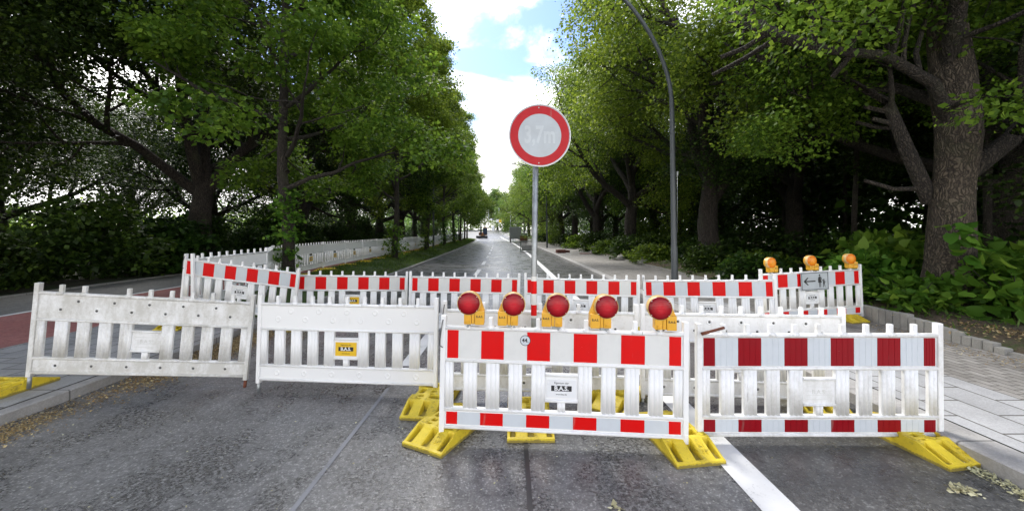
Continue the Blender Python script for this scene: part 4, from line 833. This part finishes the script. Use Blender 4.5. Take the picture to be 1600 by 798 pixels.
# ------------------------------------------------------------------ things down the road
def ring_mesh(cx, cy, cz, r0, r1, w_, axis='X', N=20, mi=0, bm=None):
    bm = bm or bmesh.new()
    for rr, ww, m_ in ((r1, w_, 0), (r0, w_*1.06, 1)):
        pts = [(cx-ww/2, cy, cz), (cx+ww/2, cy, cz)] if axis == 'X' else [(cx, cy-ww/2, cz), (cx, cy+ww/2, cz)]; tube(bm, pts, rr, N, m_)
    return bm
M['rubber'] = simple('tyre_rubber', (.025, .025, .026), .8); M['trailer'] = simple('grey_trailer_skin', (.30, .32, .30), .5, .2, .06, 2); M['orange'] = simple('orange_machine_paint', (.42, .17, .05), .5); M['cab'] = simple('dark_glass', (.05, .07, .11), .1); M['machine'] = simple('dark_machine_steel', (.03, .03, .03), .6)
M['car'] = simple('white_car_paint', (.6, .61, .62), .25, 0, .02); M['taillight'] = simple('tail_light_red', (.4, .02, .02), .2); M['crate'] = simple('grey_green_steel', (.14, .18, .15), .55, .3, .2, 8); M['brick'] = simple('red_brown_brick', (.16, .06, .045), .85, 0, .3, 12); M['stonew'] = simple('pale_stone', (.34, .33, .30), .9, 0, .15, 8)
t = empty('box_trailer', Matrix.Translation((.55, 62, .02)), 'grey box trailer parked in the right lane', 'trailer')
bm = bmesh.new(); box(bm, -.93, .93, 0, 3.4, .58, 2.5, .04)
for i in range(1, 4): box(bm, -.96, .96, i*.85-.02, i*.85+.02, .6, 2.48, .005)
box(bm, -.95, .95, -.02, 0.02, .56, .66, .01); obj('body', fix(bm), 'trailer', t)
bm = bmesh.new(); box(bm, -.88, -.01, -.035, -.005, .68, 2.42, .01); box(bm, .01, .88, -.035, -.005, .68, 2.42, .01); d_ = obj('rear_door', fix(bm), 'trailer', t); bm = bmesh.new(); tube(bm, [(.06, -.06, .75), (.06, -.06, 2.35)], .015, 8); obj('locking_bar', bm, 'galv', d_)
for s in (-1, 1): obj('wheel', ring_mesh(s*.82, 1.9, .32, .2, .32, .2), ['rubber', 'galv'], t); bm = bmesh.new(); box(bm, s*.86-.07, s*.86+.07, -.03, .02, .45, .56, .01); obj('tail_light', fix(bm), 'taillight', t)
bm = bmesh.new(); tube(bm, [(-.75, .15, 0), (-.75, .15, .6)], .04, 8); tube(bm, [(.75, .15, 0), (.75, .15, .6)], .04, 8); box(bm, -.06, .06, 3.4, 4.6, .5, .6, .01); obj('chassis', fix(bm), 'machine', t)
# wire crate
t = empty('wire_crate', Matrix.Translation((1.36, 33, .0)), 'grey green steel wire crate standing on the lane', 'crate')
bm = bmesh.new()
for x in (-.6, .6):
    for y in (0, .8): box(bm, x-.03, x+.03, y-.03, y+.03, 0, .95, .006)
for z in (.14, .92):
    box(bm, -.6, .6, -.025, .025, z-.025, z+.025, .004); box(bm, -.6, .6, .775, .825, z-.025, z+.025, .004)
    for x in (-.6, .6): box(bm, x-.025, x+.025, .03, .77, z-.025, z+.025, .004)
obj('frame', fix(bm), 'crate', t)
bm = bmesh.new()
for i in range(1, 12): box(bm, -.6+i*.1-.005, -.6+i*.1+.005, -.008, .008, .17, .9); box(bm, -.6+i*.1-.005, -.6+i*.1+.005, .792, .808, .17, .9)
for i in range(1, 8): box(bm, -.57, .57, -.017, -.009, .14+i*.1-.005, .14+i*.1+.005); 
for i in range(1, 8):
    for x in (-.6, .6): box(bm, x-.007, x+.007, i*.1-.005, i*.1+.005, .17, .9)
obj('mesh_side', fix(bm), 'galv', t); bm = bmesh.new(); box(bm, -.57, .57, .03, .77, .12, .15, .004); obj('floor_panel', fix(bm), 'crate', t)
bm = bmesh.new(); box(bm, -.5, .5, .1, .7, .16, .62, .02); tag(obj('grey_bale', fix(bm), 'stonew', None, Matrix.Translation((1.36, 33, 0))), 'grey load of stones filling the wire crate', 'load')
# parked car
t = empty('parked_car', Matrix.Translation((2.3, 76, .06)), 'white parked car behind the wire crate on the right', 'car')
bm = bmesh.new()
prof = [(0, .35), (0, .85), (.12, 1.0), (.55, 1.42), (1.0, 1.5), (2.1, 1.46), (2.85, 1.0), (3.9, .85), (4.2, .6), (4.2, .3), (.1, .28)]
a = [bm.verts.new((-.86+(.10 if z > 1.05 else 0), y, z)) for y, z in prof]; b = [bm.verts.new((.86-(.10 if z > 1.05 else 0), y, z)) for y, z in prof]; bm.faces.new(a); bm.faces.new(b[::-1])
for i in range(len(prof)): j = (i+1) % len(prof); bm.faces.new((a[i], b[i], b[j], a[j]))
obj('body', fix(bm), 'car', t)
bm = bmesh.new(); v = [bm.verts.new(p) for p in ((-.68, .18, 1.04), (.68, .18, 1.04), (.64, .50, 1.38), (-.64, .50, 1.38))]; bm.faces.new(v); r_ = bmesh.ops.solidify(bm, geom=bm.faces[:], thickness=.02); bmesh.ops.translate(bm, vec=(0, -.03, .01), verts=bm.verts); obj('rear_window', fix(bm), 'cab', t)
for s in (-1, 1):
    bm = bmesh.new(); v = [bm.verts.new((s*.80, y, z)) for y, z in ((.7, 1.05), (2.6, 1.05), (2.05, 1.4), (1.0, 1.42))]; bm.faces.new(v); bmesh.ops.solidify(bm, geom=bm.faces[:], thickness=.02); obj('side_window', fix(bm), 'cab', t)
    bm = bmesh.new(); box(bm, s*.74-.1, s*.74+.1, -.02, .04, .7, .9, .01); obj('tail_light', fix(bm), 'taillight', t)
    for y in (.8, 3.4): obj('wheel', ring_mesh(s*.78, y, .31, .19, .31, .2), ['rubber', 'galv'], t)
# striped plank barriers beside the car
t = empty('plank_barrier', Matrix.Translation((2.0, 70, .04)), 'low white plank barrier in front of the parked car', 'barrier')
for z in (.45, .85): bm = bmesh.new(); box(bm, -.9, .9, -.02, .02, z-.1, z+.1, .005); obj('plank', fix(bm), 'plate_w', t)
for s in (-1, 1): bm = bmesh.new(); box(bm, s*.8-.03, s*.8+.03, .021, .08, 0, 1, .005); obj('leg', fix(bm), 'galv', t)
t = empty('waste_container', Matrix.Translation((3.35+cv(60), 56, .03)), 'dark brown container beside the right kerb in the distance', 'container'); bm = bmesh.new(); box(bm, -.55, .55, 0, 1, .12, 1.1, .04); obj('bin_body', fix(bm), 'brick', t); bm = bmesh.new(); box(bm, -.6, .6, -.05, 1.05, 1.105, 1.2, .03); obj('lid', fix(bm), 'machine', t)
for s in (-1, 1): obj('wheel', ring_mesh(s*.45, .15, .08, .04, .08, .05), ['rubber', 'galv'], t)
# compact excavator
t = empty('excavator', Matrix.Translation((-7.05, 92, rise(92)+.02)), 'small excavator working at the far end of the left kerb', 'excavator')
for s in (-1, 1): bm = bmesh.new(); box(bm, s*.85-.2, s*.85+.2, -.1, 2.2, 0, .6, .15); obj('track', fix(bm), 'rubber', t)
bm = bmesh.new(); box(bm, -1.5, 1.25, -.6, -.45, .05, .62, .05); box(bm, -.6, -.45, -.45, 0, .2, .35); box(bm, .45, .6, -.45, 0, .2, .35); obj('dozer_blade', fix(bm), 'machine', t)
bm = bmesh.new(); box(bm, -.95, .3, .2, 2.3, .7, 1.45, .12); box(bm, .3, 1.0, 1.2, 2.3, .7, 1.3, .1); box(bm, -.5, .5, .3, 1.6, .55, .7, .02); obj('body', fix(bm), 'orange', t)
bm = bmesh.new(); box(bm, .05, 1.1, .2, 1.3, .95, 2.5, .12); c_ = obj('cab', fix(bm), 'cab', t); bm = bmesh.new(); box(bm, .0, 1.15, .15, 1.4, 2.505, 2.62, .04); obj('cab_roof', fix(bm), 'orange', c_)
bm = bmesh.new(); tube(bm, [(-.35, .2, 1.2), (-.35, -.5, 2.4), (-.38, -.2, 3.3)], [.16, .15, .12], 10); tube(bm, [(-.38, -.2, 3.3), (-.4, -1.1, 2.2), (-.4, -1.2, 1.3)], [.13, .11, .09], 10); obj('boom', bm, 'machine', t)
bm = bmesh.new(); prism(bm, [(-.75, .9), (-.05, .9), (-.1, 1.3), (-.7, 1.3)], -1.6, -1.05); obj('bucket', fix(bm), 'machine', t)
# brick stacks, plate, stone on the right footway
for x, y, n, l_ in ((4.15, 29.4, 3, 'larger pile of red brown bricks on the right footway'), (4.78, 30.2, 2, 'smaller pile of red brown bricks on the right footway')):
    bm = bmesh.new()
    for k_ in range(n):
        for i in range(n+1): 
            for j in range(2): box(bm, -.3+i*.17, -.3+i*.17+.15, j*.26, j*.26+.24, k_*.085, k_*.085+.08, .006)
    tag(obj('brick_stack', fix(bm), 'brick', None, Matrix.Translation((x+cv(y), y, .125)) @ Matrix.Rotation(.15, 4, 'Z')), l_, 'bricks', 'brick piles on the footway')
bm = bmesh.new(); box(bm, -.55, .55, -.4, .4, 0, .03, .008); tag(obj('steel_plate', fix(bm), 'brick', None, Matrix.Translation((5.6, 28.5, .125))), 'flat dark rusty plate lying on the right footway', 'plate')
bm = bmesh.new(); box(bm, -.14, .14, -.14, .14, 0, .55, .03); box(bm, -.18, .18, -.18, .18, .0, .14, .03); tag(obj('bollard_stone', fix(bm), 'stonew', None, Matrix.Translation((5.95, 28.2, .12))), 'short pale stone bollard beside the footway shrubs', 'bollard')
for x, y, s, l_ in ((6.75, 19.2, .3, 'pale boulder at the footway edge nearest the lamp'), (6.45, 22.0, .26, 'pale boulder at the footway edge farther back'), (6.9, 12.2, .34, 'large pale boulder at the foot of the shrubs behind the lamp post')):
    bm = bmesh.new(); bmesh.ops.create_icosphere(bm, subdivisions=3, radius=s)
    for v in bm.verts: v.co *= 1+.25*mnoise.noise(v.co*4+Vector((x, y, 0))); v.co.z = v.co.z*.9
    tag(obj('boulder', bm, 'stonew', None, Matrix.Translation((x+cv(y), y, .22)), True), l_, 'boulder', 'boulders along the right footway')
# junction furniture
def far_mast(x, y, h, label, arm=0, name='mast'):
    t = empty(name, Matrix.Translation((x, y, rise(y))), label, 'mast', 'masts at the junction'); bm = bmesh.new(); tube(bm, [(0, 0, -.1), (0, 0, h)], .09, 10); obj('pole', bm, 'galv', t)
    if arm: bm = bmesh.new(); tube(bm, [(0, 0, h-.1), (arm*.6, 0, h+.3), (arm, 0, h+.4)], .06, 8); box(bm, min(arm, arm*1.35), max(arm, arm*1.35), -.12, .12, h+.33, h+.47, .03); obj('arm', fix(bm), 'galv', t)
    return t
far_mast(-10.0, 165, 9.6, 'pale tall lamp mast at the junction left of the road', -1.8); far_mast(-5.4, 160, 10.5, 'pale tall mast at the junction in line with the road', 0); far_mast(-.6, 150, 8.0, 'pale mast above the box trailer', 0)
def far_sign(x, y, z0, z1, w_, mname, label):
    t = empty('traffic_sign', Matrix.Translation((x, y, rise(y))), label, 'traffic sign', 'signs at the junction'); bm = bmesh.new(); tube(bm, [(0, 0, -.1), (0, 0, z1)], .06, 8); obj('pole', bm, 'galv', t)
    for nm, z_0, z_1, m_ in (('sign_panel', z0, z1, mname[0]), ('sign_panel', z0, z1, mname[1])):
        pass
    bm = bmesh.new(); box(bm, -w_/2, 0, -.13, -.09, z0, z1, .02); obj('sign_panel', fix(bm), mname[0], t); bm = bmesh.new(); box(bm, 0.01, w_/2, -.13, -.09, z0, z1, .02); obj('sign_panel', fix(bm), mname[1], t)
far_sign(-5.3, 155, 4.2, 5.4, 2.2, ('plate_w', 'plate_y'), 'white and yellow direction sign at the junction'); far_sign(-7.4, 150, 1.0, 2.9, .9, ('plate_w', 'plate_w'), 'white panel sign at the junction'); far_sign(-8.2, 158, 5.3, 5.8, 1.6, ('plate_w', 'post'), 'small high sign at the junction')
